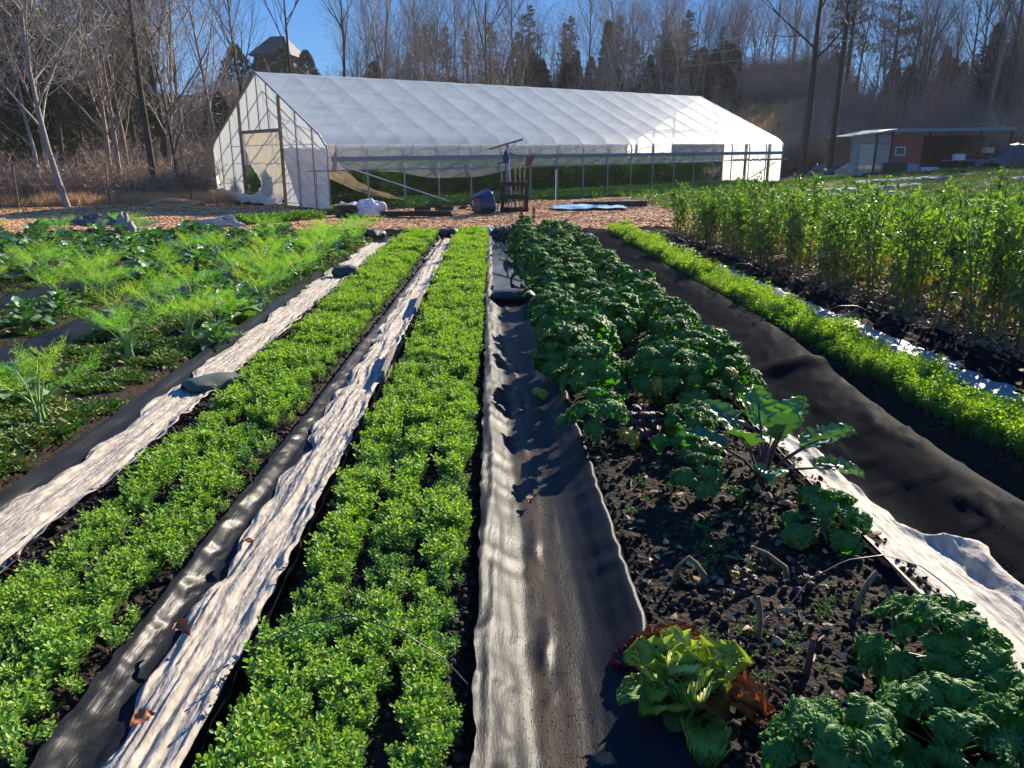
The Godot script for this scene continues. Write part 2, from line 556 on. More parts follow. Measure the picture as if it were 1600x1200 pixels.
func ground_color(x: float, z: float) -> Color:
	var soil := Color(0.040, 0.030, 0.023)
	var litter := Color(0.095, 0.062, 0.038)
	var mulch := Color(0.50, 0.27, 0.125)
	var grass := Color(0.085, 0.10, 0.030)
	var straw := Color(0.30, 0.215, 0.125)
	var n := N2.get_noise_2d(x * 1.1, z * 1.1)
	var c := soil
	if x < -3.9 and z < 0:
		c = soil.lerp(grass, 0.35 + 0.4 * n)
	if x > 4.1 and x < 20 and z > -21:
		c = soil.lerp(Color(0.22, 0.15, 0.08), 0.55 + 0.5 * n)
	var zz := z + 0.9 * N2.get_noise_2d(x * 0.5, 7.0)
	c = c.lerp(mulch, sstep(-19.4, -20.0, zz) * (0.8 + 0.3 * n) * (1 - sstep(5.5, 9.0, x)))
	var u := (x + 6.15) * 0.8 - (z + 30.65) * 0.6            # along the greenhouse
	var w := -(x + 6.15) * 0.6 - (z + 30.65) * 0.8           # across it
	if u > -0.5 and u < 31 and w > -1.6 and w < 14:
		c = Color(0.05, 0.05, 0.02)
	if x > 5.5 and z < -20.5 and w < 0:
		c = c.lerp(grass.lerp(soil, 0.5 + n), sstep(5.5, 8, x))
	var d := sqrt(x * x + z * z)
	var far := sstep(33, 37, d + 1.5 * n) if x < -8 else sstep(62, 66, d)
	c = c.lerp(litter, far * (0.8 if w < -1.6 or x < -8 else 1.0))
	var az := rad_to_deg(atan2(x, -z))
	if d > 64 and az > 11.5 and az < 23:
		c = c.lerp(straw, sstep(11.5, 13, az) * sstep(23, 21, az) * sstep(69, 73, d) * sstep(93, 87, d))
		c = c.lerp(grass, sstep(11.5, 13, az) * sstep(23, 21, az) * sstep(87, 93, d) * 0.8)
	return c

func build_ground() -> void:
	var xs := axis(-6.0, 5.6, 0.045, -700, 700)
	var zs := axis(-19.6, -0.8, 0.06, -800, 250)
	var b := MB.new()
	for z in zs:
		for x in xs:
			b.col = ground_color(x, z)
			b.p(Vector3(x, ty(x, z), z))
	var w := xs.size()
	for j in zs.size() - 1:
		for i in w - 1:
			var a := j * w + i
			b.q(a, a + w, a + w + 1, a + 1)
	obj("ground", b.mesh(M.soil, true, true), null, "", "", "", "structure")
	# crumbs of soil on the beds
	var xa := []
	var xb := []
	for i in 26000:
		var k: Array = BEDS[rng.randi_range(7, 10)]
		var dist := 1.5 * pow(12.0, rng.randf())
		var x := rr(k[0], k[1])
		var z := -dist
		var s := rr(0.004, 0.014) * (1.0 + 0.06 * dist)
		(xa if i % 3 else xb).append(Transform3D(Basis.from_euler(Vector3(rr(0, 6), rr(0, 6), rr(0, 6))).scaled_local(Vector3(s, s * rr(0.5, 1), s * rr(0.6, 1.3))), at_ground(x, z) + Vector3(0, s * 0.3, 0)))
	var root := thing("soil_crumbs", "dark brown soil crumbs and clods lying loose on the beds", "soil", Vector3.ZERO, 0, "", "stuff")
	many("soil_crumb", clod(M.clod_dark, 3), xa, root)
	many("soil_crumb", clod(M.clod_brown, 4), xb, root)
	# wood chips of the mulch track
	var chip := MB.new()
	chip.box(Transform3D(Basis(), Vector3.ZERO), Vector3(1, 0.25, 0.45))
	var l := [[], [], []]
	for i in 84000:
		var z := rr(-28.5, -19.6) if i % 4 else rr(-36, -26)
		var x := rr(-19, 9.0)
		if (x + 6.15) * 0.8 - (z + 30.65) * 0.6 > 0 and -(x + 6.15) * 0.6 - (z + 30.65) * 0.8 > -0.6:
			continue
		if x > 5.5 and rng.randf() < (x - 5.5) / 3.0:
			continue
		var s := rr(0.03, 0.10)
		l[i % 3].append(Transform3D(Basis.from_euler(Vector3(rr(-0.22, 0.22), rr(0, 6), rr(-0.22, 0.22))).scaled_local(Vector3(s, s, s)), at_ground(x, z) + Vector3(0, 0.012, 0)))
	root = thing("wood_chips", "tan and brown wood chips spread over the track below the greenhouse", "wood chips", Vector3.ZERO, 0, "", "stuff")
	for k in 3:
		many("wood_chip", chip.mesh([M.chip_tan, M.chip_brown, M.chip_pale][k]), l[k], root)

func clod(m: Material, sd: int) -> ArrayMesh:
	var b := MB.new()
	rng.seed = sd
	var s := SphereMesh.new()
	s.radial_segments = 7
	s.rings = 4
	var ar := s.get_mesh_arrays()
	var map := {}
	for p in ar[Mesh.ARRAY_VERTEX]:
		var k := Vector3i(p * 100)
		if not map.has(k):
			map[k] = p * rr(1.2, 2.6)
		b.p(map[k])
	b.ix = ar[Mesh.ARRAY_INDEX]
	return b.mesh(m)

# ---------------------------------------------------------------- fabric strips and row covers
func strip(called: String, z0: float, z1: float, nu: int, k: float, f: Callable, m: Material, label: String, cat: String, tint: Variant = null, group := "") -> MeshInstance3D:
	# f(u, z) -> point; the rows get longer with distance
	var b := MB.new()
	var zs := PackedFloat32Array()
	var d := z0
	while d < z1:
		zs.append(d)
		d += maxf(0.012, d * k)
	zs.append(z1)
	for zz in zs:
		for i in nu + 1:
			var u := float(i) / nu
			if (tint != null):
				b.col = tint.call(u, -zz)
			b.p(f.call(u, -zz), Vector2(u, zz))
	for j in zs.size() - 1:
		for i in nu:
			var a := j * (nu + 1) + i
			b.q(a, a + 1, a + nu + 2, a + nu + 1)
	return obj(called, b.mesh(m, true, (tint != null)), null, label, cat, group)

func wr(x: float, z: float) -> float:        # long soft ridges of laid plastic
	return N1.get_noise_2d(x * 60, z * 3.0) * 0.6 + N2.get_noise_2d(x * 26, z * 1.2 + 40) * 0.6

func ridge(x: float, z: float) -> float:     # sharp long pleats of glossy film
	var a := 1.0 - absf(N1.get_noise_2d(x * 44, z * 0.45 + 9))
	var b := 1.0 - absf(N2.get_noise_2d(x * 85, z * 0.9 + 60))
	return 0.7 * a * a * a + 0.3 * b * b

func p0_left(d: float) -> float: return -2.34 - 0.037 * maxf(0, d - 3.4) if d < 15 else -2.77
func p0_right(d: float) -> float: return -1.93 - 0.016 * maxf(0, d - 2.8)

func path_y(x: float, z: float) -> float:    # height of the fabric in the paths
	return 0.012 + 0.010 * wr(x, z)

func crumple(x: float, z: float, s: float) -> float:     # folds of thin cloth, mostly along the strip
	var wx := x + 0.04 * N2.get_noise_2d(x * 5, z * 2.2 + s * 31)
	var a := 1.0 - absf(N1.get_noise_2d(wx * 62 + s * 50, z * 1.2))
	var b := 1.0 - absf(N1.get_noise_2d(wx * 18 - 90, z * 3.4 + s * 77 + wx * 16))
	var c := 1.0 - absf(N2.get_noise_2d(wx * 22 + s * 13, z * 0.8 + x * 3))
	return 0.11 * pow(a, 6) + 0.15 * pow(b, 14) + 0.42 * c

func path2(u: float, z: float) -> Vector3:
	var d: float = -z
	var x: float = lerpf(-0.055, 0.535, u) + 0.010 * N2.get_noise_1d(d * 12 + 70)
	var l: float = sstep(0.33, 0.0, u)
	var r: float = sstep(0.55, 1.0, u)
	var y: float = 0.004 + 0.095 * l + 0.085 * r * r + 0.012 * wr(x, z) * (0.3 + l) + 0.007 * ridge(x, z * 0.6) * l + 0.02 * sstep(0.06, 0.0, absf(u - 0.40)) * maxf(0, N2.get_noise_1d(d * 5 + 9))
	y -= 0.05 * sstep(0.9, 1.0, u) * sstep(0.97, 1.0, u)
	return Vector3(x, y, z)

func path3(u: float, z: float) -> Vector3:
	var d: float = -z
	var xr: float = 2.42 + 0.34 * sstep(3.5, 8, d)
	var x: float = lerpf(1.535, xr, u)
	var y: float = 0.02 - 0.11 * sstep(1.60, 1.97, x) + 0.20 * sstep(0.40, 1.0, u) + 0.05 * sstep(0.10, 0.03, u) * sstep(-0.02, 0.03, u) + 0.004 * wr(x * 0.7, z) + 0.014 * pow(1.0 - absf(N1.get_noise_2d(x * 5 + z * 2.5, z * 3.5 - x * 4)), 9)
	y += 0.05 * exp(-pow((d - 6.1 + (u - 0.5) * 0.7) / 0.16, 2)) * sstep(0.35, 0.8, u)
	return Vector3(x, y, z)

func build_fabric() -> void:
	var grit := [[], []]
	rng.seed = 48
	for i in 3000:
		var d := 1.5 * pow(9.0, rng.randf())
		var u := clampf(0.43 + 0.14 * rng.randfn(), 0.2, 0.95)
		var g := rr(0.0005, 0.0016) * (1 + 0.12 * d)
		grit[i % 2].append(place(path2(u, -d) + Vector3(0, g * 0.4, 0), rr(0, 6), g))
	for i in 500:
		var d := 2.4 * pow(7.0, rng.randf())
		var g := rr(0.0006, 0.0018) * (1 + 0.12 * d)
		grit[i % 2].append(place(path3(rr(0.35, 0.98), -d) + Vector3(0, g * 0.4, 0), rr(0, 6), g))
	var gr := thing("path_grit", "fine brown soil grit scattered on the path fabrics", "grit", Vector3.ZERO, 0, "", "stuff")
	many("grit", clod(M.clod_brown, 6), grit[0], gr)
	many("grit", clod(M.grit_pale, 7), grit[1], gr)
	# --- path between fennel bed and first shoot bed: black film, then cloth
	strip("black_film", 2.0, 18.6, 18, 0.016, func(u, z):
		var d: float = -z
		var x: float = lerpf(p0_left(d), p0_right(d) + 0.02, u)
		var rise: float = 0.065 * sstep(0.22, 0.0, u) + 0.04 * sstep(0.9, 1.0, u)
		return Vector3(x, 0.006 + rise + 0.016 * ridge(x, z) + 0.004 * wr(x, z), z),
		M.film, "black plastic film strip along the left of the crinkled white cover by the fennel", "plastic film")
	strip("row_cover", 2.2, 16.6, 46, 0.006, func(u, z):
		var d: float = -z
		var wide: float = 1.0 + 0.22 * N2.get_noise_1d(d * 3.2)
		var a: float = p0_right(d) - (0.29 + 0.010 * d) * wide
		var x: float = lerpf(a, p0_right(d) + 0.02 + 0.03 * N2.get_noise_1d(d * 7 + 300), u)
		var env: float = sstep(0.0, 0.12, u) * sstep(1.0, 0.9, u)
		return Vector3(x, 0.028 + 0.045 * sstep(0.85, 1, u) + env * 0.046 * crumple(x, z, 1) + 0.012 * wr(x, z), z),
		M.cloth, "crinkled white row cover lying between the fennel bed and the left shoot bed", "row cover")
	# --- path left of the centre bed
	strip("landscape_fabric", 1.5, 18.8, 30, 0.010, func(u, z):
		var d: float = -z
		var x: float = lerpf(-1.215 + 0.012 * (d - 2), -0.775, u) + 0.012 * N2.get_noise_1d(d * 14)
		var left: float = sstep(0.30, 0.0, u)
		return Vector3(x, 0.008 + 0.06 * left * left + 0.095 * sstep(0.93, 1.0, u) + 0.018 * ridge(x, z) + 0.002 * wr(x, z), z),
		M.film_grey, "shiny black plastic strip under the white cover left of the centre bed", "plastic film")
	strip("row_cover", 1.5, 17.4, 44, 0.006, func(u, z):
		var d: float = -z
		var wide: float = 0.27 + 0.06 * N2.get_noise_1d(d * 3.5 + 50) + 0.05 * sstep(4, 9, d)
		var r: float = -0.80 - 0.03 * absf(N2.get_noise_1d(d * 5 + 90))
		var x: float = lerpf(r - wide, r, u)
		var env: float = sstep(0.0, 0.1, u) * sstep(1.0, 0.92, u)
		return Vector3(x, 0.03 + env * 0.046 * crumple(x, z, 2) + 0.03 * sstep(0.8, 1.0, u) + 0.02 * sstep(0.0, 0.5, u) + 0.01 * wr(x, z), z),
		M.cloth, "rumpled white row cover bunched along the left edge of the centre bed", "row cover")
	# --- path right of the centre bed, dusty in its middle
	strip("landscape_fabric", 1.4, 18.9, 40, 0.009, path2,
		M.woven, "grey black woven fabric on the path between centre bed and kale, dusty with soil", "landscape fabric",
		func(u, z):
			var d: float = -z
			var n: float = N2.get_noise_2d(u * 14, z * 4.0) + 0.5 * N1.get_noise_2d(u * 60, z * 25)
			var k: float = sstep(0.27, 0.38, u + 0.05 * n) * sstep(0.64, 0.46, u + 0.07 * n) * clampf(0.78 + 0.8 * n, 0, 1) * (1 - 0.5 * sstep(6, 11, d))
			return Color(0.026, 0.030, 0.037).lerp(Color(0.125, 0.096, 0.070), k))
	# --- between kale and right shoot bed: white cover, then black fabric
	strip("landscape_fabric", 1.8, 18.9, 34, 0.012, path3,
		M.woven_black, "dark woven fabric between the white cover by the kale and right shoot bed", "landscape fabric")
	strip("row_cover", 1.5, 17.6, 46, 0.006, func(u, z):
		var d: float = -z
		var l: float = 1.58 + 0.06 * sstep(3, 6, d) + 0.20 * sstep(6, 10, d)
		var wide: float = 0.24 + 0.19 * sstep(3.3, 2.98, d) + 0.10 * sstep(4.6, 3.4, d) + 0.04 * N2.get_noise_1d(d * 6 + 200)
		var x: float = lerpf(l, l + wide, u)
		var env: float = sstep(0.0, 0.06, u) * sstep(1.0, 0.94, u)
		var big: float = 0.07 * maxf(0, N2.get_noise_2d(x * 7, z * 2.5 + 5)) * sstep(0.5, 0.85, u)
		return Vector3(x, 0.035 - 0.095 * sstep(1.64, 1.99, x) + 0.07 * sstep(0.75, 0.97, u) * exp(-pow((d - 2.9) / 0.25, 2)) + env * (0.014 + 0.035 * u * u) * crumple(x, z, 3) + env * big + 0.035 * sstep(0.10, 0.0, u) + 0.008 * wr(x, z), z),
		M.cloth_bright, "smooth white row cover widening toward the viewer on the right of the kale", "row cover")
	# --- between right shoot bed and tall plants
	strip("landscape_fabric", 3.0, 19.0, 24, 0.014, func(u, z):
		var d: float = -z
		var x: float = lerpf(3.46, 4.27, u)
		return Vector3(x, 0.004 + 0.07 * sstep(0.7, 1.0, u) + 0.05 * sstep(0.12, 0, u) + 0.03 * wr(x * 0.6, z * 1.6), z),
		M.woven_black, "dark creased fabric on the path below the tall plants at right", "landscape fabric")
	strip("plastic_film", 3.2, 12.5, 16, 0.010, func(u, z):
		var d: float = -z
		var x: float = lerpf(3.50, 3.76 + 0.08 * N2.get_noise_1d(d * 11 + 33), u)
		var env: float = sstep(0, 0.15, u) * sstep(1, 0.85, u)
		return Vector3(x, 0.045 + env * 0.05 * crumple(x, z, 5), z),
		M.film_silver, "narrow silvery plastic strip along the right edge of the right shoot bed", "plastic film")
	# --- left of the fennel: film path, and further paths beyond
	strip("black_film", 3.6, 18.6, 18, 0.016, func(u, z):
		var x: float = lerpf(-4.3, -3.66, u) + 0.13 - 0.025 * (-z - 4)
		return Vector3(x, 0.012 + 0.06 * sstep(0.25, 0, u) + 0.05 * sstep(0.8, 1, u) + 0.02 * wr(x, z), z),
		M.film, "bluish black film strip in the path between the fennel bed and the next", "plastic film")
	strip("black_film", 6.0, 18.6, 12, 0.02, func(u, z):
		var x: float = lerpf(-5.95, -5.25, u)
		return Vector3(x, 0.012 + 0.05 * sstep(0.25, 0, u) + 0.05 * sstep(0.8, 1, u) + 0.02 * wr(x, z), z),
		M.film, "black film strip two paths left of the fennel, mostly hidden by leaves", "plastic film")
	# --- headland strip across the far ends of the beds
	var b := MB.new()
	b.grid(150, 10, func(u, v):
		var x: float = lerpf(-11.5, 6.2, u)
		var z: float = lerpf(-18.75, -20.3 - 0.12 * sin(x * 0.9), v)
		return Vector3(x, land(x, z) + 0.02 + 0.05 * N2.get_noise_2d(x * 5, z * 9) + 0.03 * sstep(0.8, 1.0, v), z))
	obj("landscape_fabric", b.mesh(M.woven_black), null, "dark fabric band running across the far ends of all the beds", "landscape fabric")

# ---------------------------------------------------------------- low crops
func shoot_plant(sd: int, h: float, n: int, ms: Array, lk := 1.0) -> ArrayMesh:     # a tuft of thin stems with small round leaves
	rng.seed = sd
	var stems := MB.new()
	var lv := [MB.new(), MB.new(), MB.new()]
	for s in n:
		var yaw := rr(0, TAU)
		var lean := rr(0.05, 0.5)
		var len := h * rr(0.55, 1.1)
		var dir := Vector3(cos(yaw) * lean, 1, sin(yaw) * lean).normalized()
		var base := Vector3(rr(-0.02, 0.02), 0, rr(-0.02, 0.02))
		var tip := base + dir * len
		stems.tube(PackedVector3Array([base, tip]), PackedFloat32Array([0.0013, 0.0008]), 3)
		var nodes := 3 + int(len / 0.035)
		for k in nodes:
			var f := 0.3 + 0.7 * float(k + 1) / nodes
			var o := base.lerp(tip, f)
			var y2 := rr(0, TAU)
			for j in 3:
				var a := y2 + j * TAU / 3.0 + rr(-0.4, 0.4)
				var up := rr(-0.1, 0.75) if k < nodes - 1 else rr(0.4, 1.3)
				var d := Vector3(cos(a), up, sin(a)).normalized()
				var nn := (Vector3.UP - d * d.y + sph() * 0.35).normalized()
				var l := rr(0.010, 0.023) * (0.7 + 0.4 * f) * lk
				var w := l * rr(0.62, 0.85)
				lv[rng.randi_range(0, 1) if f < 0.75 else rng.randi_range(1, 2)].leaf(o + d * 0.007, d, (nn - d * nn.dot(d)).normalized(), l, w, rr(0.05, 0.25))
	var am := ArrayMesh.new()
	stems.add_to(am, M.shoot_stem)
	for k in 3:
		lv[k].add_to(am, ms[k], false)
	return am

func build_shoots() -> void:
	var green := [M.shoot_dark, M.shoot_mid, M.shoot_light]
	var yellow := [M.cress_dark, M.cress_mid, M.cress_light]
	var sets := [[shoot_plant(11, 0.10, 5, green), shoot_plant(12, 0.125, 6, green), shoot_plant(13, 0.07, 6, [M.shoot_dark, M.shoot_dark, M.shoot_mid], 0.8), shoot_plant(14, 0.14, 7, green)], [shoot_plant(15, 0.10, 6, yellow, 0.7), shoot_plant(16, 0.12, 7, yellow, 0.7), shoot_plant(17, 0.08, 6, [M.cress_dark, M.cress_dark, M.cress_mid], 0.7), shoot_plant(18, 0.13, 8, yellow, 0.7)]]
	var names := ["bright green pea shoots growing densely along the centre bed", "bright green pea shoots growing along the bed left of the centre", "yellow green shoots filling the narrow bed right of the kale"]
	rng.seed = 77
	for bi in 3:
		var b: Array = BEDS[[8, 7, 10][bi]]
		var l := [[], [], [], []]
		var right: float = 3.30 if bi == 2 else b[1]
		var count: int = [9000, 8600, 7600][bi]
		for i in count:
			var d := 1.35 + 17.4 * rng.randf() if i % 5 else 1.35 * pow(5.0, rng.randf())
			var z := -d
			var left: float = b[0] if bi != 1 else p0_right(d) + 0.10
			var s := rng.randf()
			var x := lerpf(left + 0.05, right - 0.04, s)
			# sown in lines that close up further along the bed
			var n := N2.get_noise_2d(x * 7 + bi * 90, z * 3.0)
			var open := sstep(13.0, 3.0, d)
			if bi == 2:
				open *= 0.5
			var line := absf(sin((s * 3.0 if bi == 0 else s * 2.0 + 0.15) * PI))
			var keep := lerpf(1.25, line * 1.35 - 0.26 + n * 0.5, open)
			if bi == 2 and s < 0.16:
				keep -= 0.7
			if rng.randf() > keep:
				continue
			var sc := rr(0.5, 1.08) * (1.0 + 0.28 * N2.get_noise_2d(x * 4 + 30, z * 2 + bi * 7)) * (1.0 + 0.045 * d * (1.0 if bi < 2 else 0.9)) * (1.2 if bi == 2 else 0.8)
			l[(2 if N2.get_noise_2d(x * 5, z * 3 + 70) + rr(-0.3, 0.3) > 0.22 else [0, 1, 3][i % 3])].append(place(at_ground(x, z) + Vector3(0, -0.004, 0), rr(0, TAU), sc))
		var root := thing("pea_shoots", names[bi], "pea shoots", Vector3.ZERO, 0, "", "stuff")
		for k in 4:
			many("shoots", sets[0 if bi < 2 else 1][k], l[k], root)

func build_weeds() -> void:
	# low ground cover between the bigger plants, and dry leaves under the tall ones
	rng.seed = 31
	var w := []
	for k in 2:
		var b := MB.new()
		for i in 30:
			var a := rr(0, TAU)
			var d := Vector3(cos(a), rr(0.0, 0.9), sin(a)).normalized()
			var l := rr(0.02, 0.05)
			var n := (Vector3.UP - d * d.y + sph() * 0.3)
			b.leaf(Vector3(rr(-0.05, 0.05), rr(0, 0.03), rr(-0.05, 0.05)), d, (n - d * n.dot(d)).normalized(), l, l * rr(0.3, 0.7), 0.15)
		w.append(b.mesh([M.weed_dark, M.weed_yellow][k], false))
	var la := []
	var lb := []
	for i in 13000:
		var d := 3.6 * pow(6.5, rng.randf())
		var x := rr(-3.75, -2.55) if i % 2 else rr(-13, -4.3)
		var z := -d
		if z < -18.8 or bed(x, z) < 0.3 or d < absf(x) * 0.8:
			continue
		if N2.get_noise_2d(x * 4, z * 4) < -0.1:
			continue
		(la if rng.randf() < 0.72 else lb).append(place(at_ground(x, z), rr(0, TAU), rr(0.6, 1.3) * (1 + 0.02 * d)))
	for i in 700:
		var d := 2.0 * pow(7.0, rng.randf())
		var x := rr(0.6, 1.6)
		if N2.get_noise_2d(x * 5, d * 5) > 0.05:
			la.append(place(at_ground(x, -d), rr(0, TAU), rr(0.25, 0.6)))
	var root := thing("ground_weeds", "low leafy weeds covering the soil between the fennel plants", "weeds", Vector3.ZERO, 0, "", "stuff")
	many("weeds", w[0], la, root)
	many("weeds", w[1], lb, root)
	var dry := MB.new()
	dry.leaf(Vector3.ZERO, Vector3(1, 0.1, 0).normalized(), Vector3.UP, 0.07, 0.035, 0.3)
	dry.leaf(Vector3(0.05, 0, 0.04), Vector3(-0.3, 0.25, 1).normalized(), Vector3(0, 1, -0.25).normalized(), 0.09, 0.02, 0.4)
	dry.leaf(Vector3(-0.05, 0, 0.0), Vector3(-0.7, 0.2, -0.6).normalized(), Vector3(0.1, 1, 0.2).normalized(), 0.06, 0.05, -0.3)
	var ls := [[], []]
	for i in 4600:
		var d := rr(4.5, 19)
		var x := 4.12 + absf(rng.randfn(0, 1.0)) * 1.3 if i % 3 else rr(4.2, 9)
		ls[i % 2].append(place(at_ground(x, -d) + Vector3(0, 0.02, 0), rr(0, TAU), rr(0.5, 1.5), rr(0, 0.5)))
	for i in 240:
		var d := 1.9 * pow(8.0, rng.randf())
		ls[i % 2].append(place(at_ground(rr(0.58, 1.6), -d) + Vector3(0, 0.01, 0), rr(0, TAU), rr(0.3, 0.9), rr(0, 0.5)))
	root = thing("dry_leaves", "pale straw and dry leaves littering the soil under the tall plants", "leaf litter", Vector3.ZERO, 0, "", "stuff")
	many("litter", dry.mesh(M.straw), ls[0], root)
	many("litter", dry.mesh(M.dry_brown), ls[1], root)

# ---------------------------------------------------------------- kale
func kale_leaf(sd: int, nu: int, nv: int, curl: float, m: Material) -> ArrayMesh:    # along +Z, upper side up, 1 long
	var b := MB.new()
	var cell := FastNoiseLite.new()
	cell.seed = sd
	cell.noise_type = FastNoiseLite.TYPE_CELLULAR
	cell.cellular_return_type = FastNoiseLite.RETURN_DISTANCE
	cell.frequency = 1.0
	var o := sd * 17.3
	b.grid(nu, nv, func(u, v):
		var s: float = u * 2 - 1
		var w: float = 0.31 * pow(sin(PI * clampf(0.10 + 0.86 * pow(v, 0.8), 0, 1)), 0.6) * (1.0 + 0.16 * N2.get_noise_2d(v * 9 + o, 3)) + 0.015
		var arc: float = v * curl * 1.3
		var cz: float = sin(arc) / curl * 0.8
		var cy: float = (cos(arc) - 1.0) / curl * 0.8 + 0.30 * v
		var e: float = absf(s)
		var bend: float = 1.0 * e                          # the blade rolls down towards its rim
		var x: float = signf(s) * sin(bend) * w * 0.92
		var y: float = cy - (1.0 - cos(bend)) * w * 0.9
		var f: float = sstep(0.03, 0.30, e)
		var q := Vector3(s * w * 24.0, v * 21.0, o)
		var bub: float = absf(N1.get_noise_3dv(q))
		var bub2: float = absf(N2.get_noise_3dv(q * 2.1 + Vector3(5, 5, 5)))
		var rim: float = sstep(0.30, 1.0, e)
		var ruf: float = rim * (sin(v * 44 + o + 2.0 * s) * 0.085 + sin(v * 97 + o * 2 - 3 * s) * 0.038) + 0.03 * e * sin(v * 21 + o)
		var up: float = f * (0.10 * sqrt(bub) + 0.05 * bub2) + ruf * f
		y += up * cos(bend)
		x += signf(s) * up * sin(bend) + f * 0.03 * N2.get_noise_3d(q.x, q.y, 9)
		return Vector3(x, y, cz + f * 0.03 * N2.get_noise_3d(q.x, q.y, 50) + 0.05 * rim * sin(v * 71 + o * 3)))
	return b.mesh(m)

func stalk_mesh(m: Material, r: float) -> ArrayMesh:      # a petiole, 1 long along +Z, bent like its leaf
	var b := MB.new()
	var pts := PackedVector3Array()
	var rd := PackedFloat32Array()
	for i in 6:
		var v := i / 5.0
		pts.append(Vector3(0, -0.16 * (1 - v) * (1 - v) + 0.0, -0.95 * (1 - v)))
		rd.append(r * (1.1 - 0.5 * v))
	b.tube(pts, rd, 5)
	return b.mesh(m)

func kale_plant(parent: Node3D, leaves: Array, stalk: ArrayMesh, sd: int, n: int, r: float, h: float, trunk: Material) -> void:
	rng.seed = sd
	var b := MB.new()
	b.tube(PackedVector3Array([Vector3(0, -0.03, 0), Vector3(0.01, h * 0.4, 0.01), Vector3(0, h * 0.75, 0)]), PackedFloat32Array([0.016, 0.014, 0.010]), 7)
	obj("stem", b.mesh(trunk), parent)
	for i in n:
		var f := float(i) / n
		var yaw := i * 2.399 + rr(-0.3, 0.3)
		var pitch := lerpf(-0.02, -1.10, pow(f, 1.25)) + rr(-0.3, 0.3)      # lower leaves spread, upper ones stand
		var s := r * lerpf(1.0, 0.62, f) * rr(0.85, 1.15)
		var st := s * lerpf(1.5, 0.8, f) * rr(0.8, 1.15)
		var bas := Basis(Vector3.UP, yaw) * Basis(Vector3.RIGHT, pitch) * Basis(Vector3(0, 0, 1), rr(-0.35, 0.35))
		var at := Vector3(0, h * lerpf(0.3, 0.75, f), 0) + bas * Vector3(0, 0, st * 0.5)
		var o := obj("leaf", leaves[rng.randi_range(0, leaves.size() - 1)], parent)
		o.transform = Transform3D(bas.scaled_local(Vector3(s * rr(0.85, 1.3), s * rr(0.9, 1.2), s)), at)
		if i == 1 and rng.randf() < 0.3:
			o.set_surface_override_material(0, M.leaf_yellow)
		var k := obj("stalk", stalk, o)
		k.transform = Transform3D(Basis(), Vector3.ZERO)

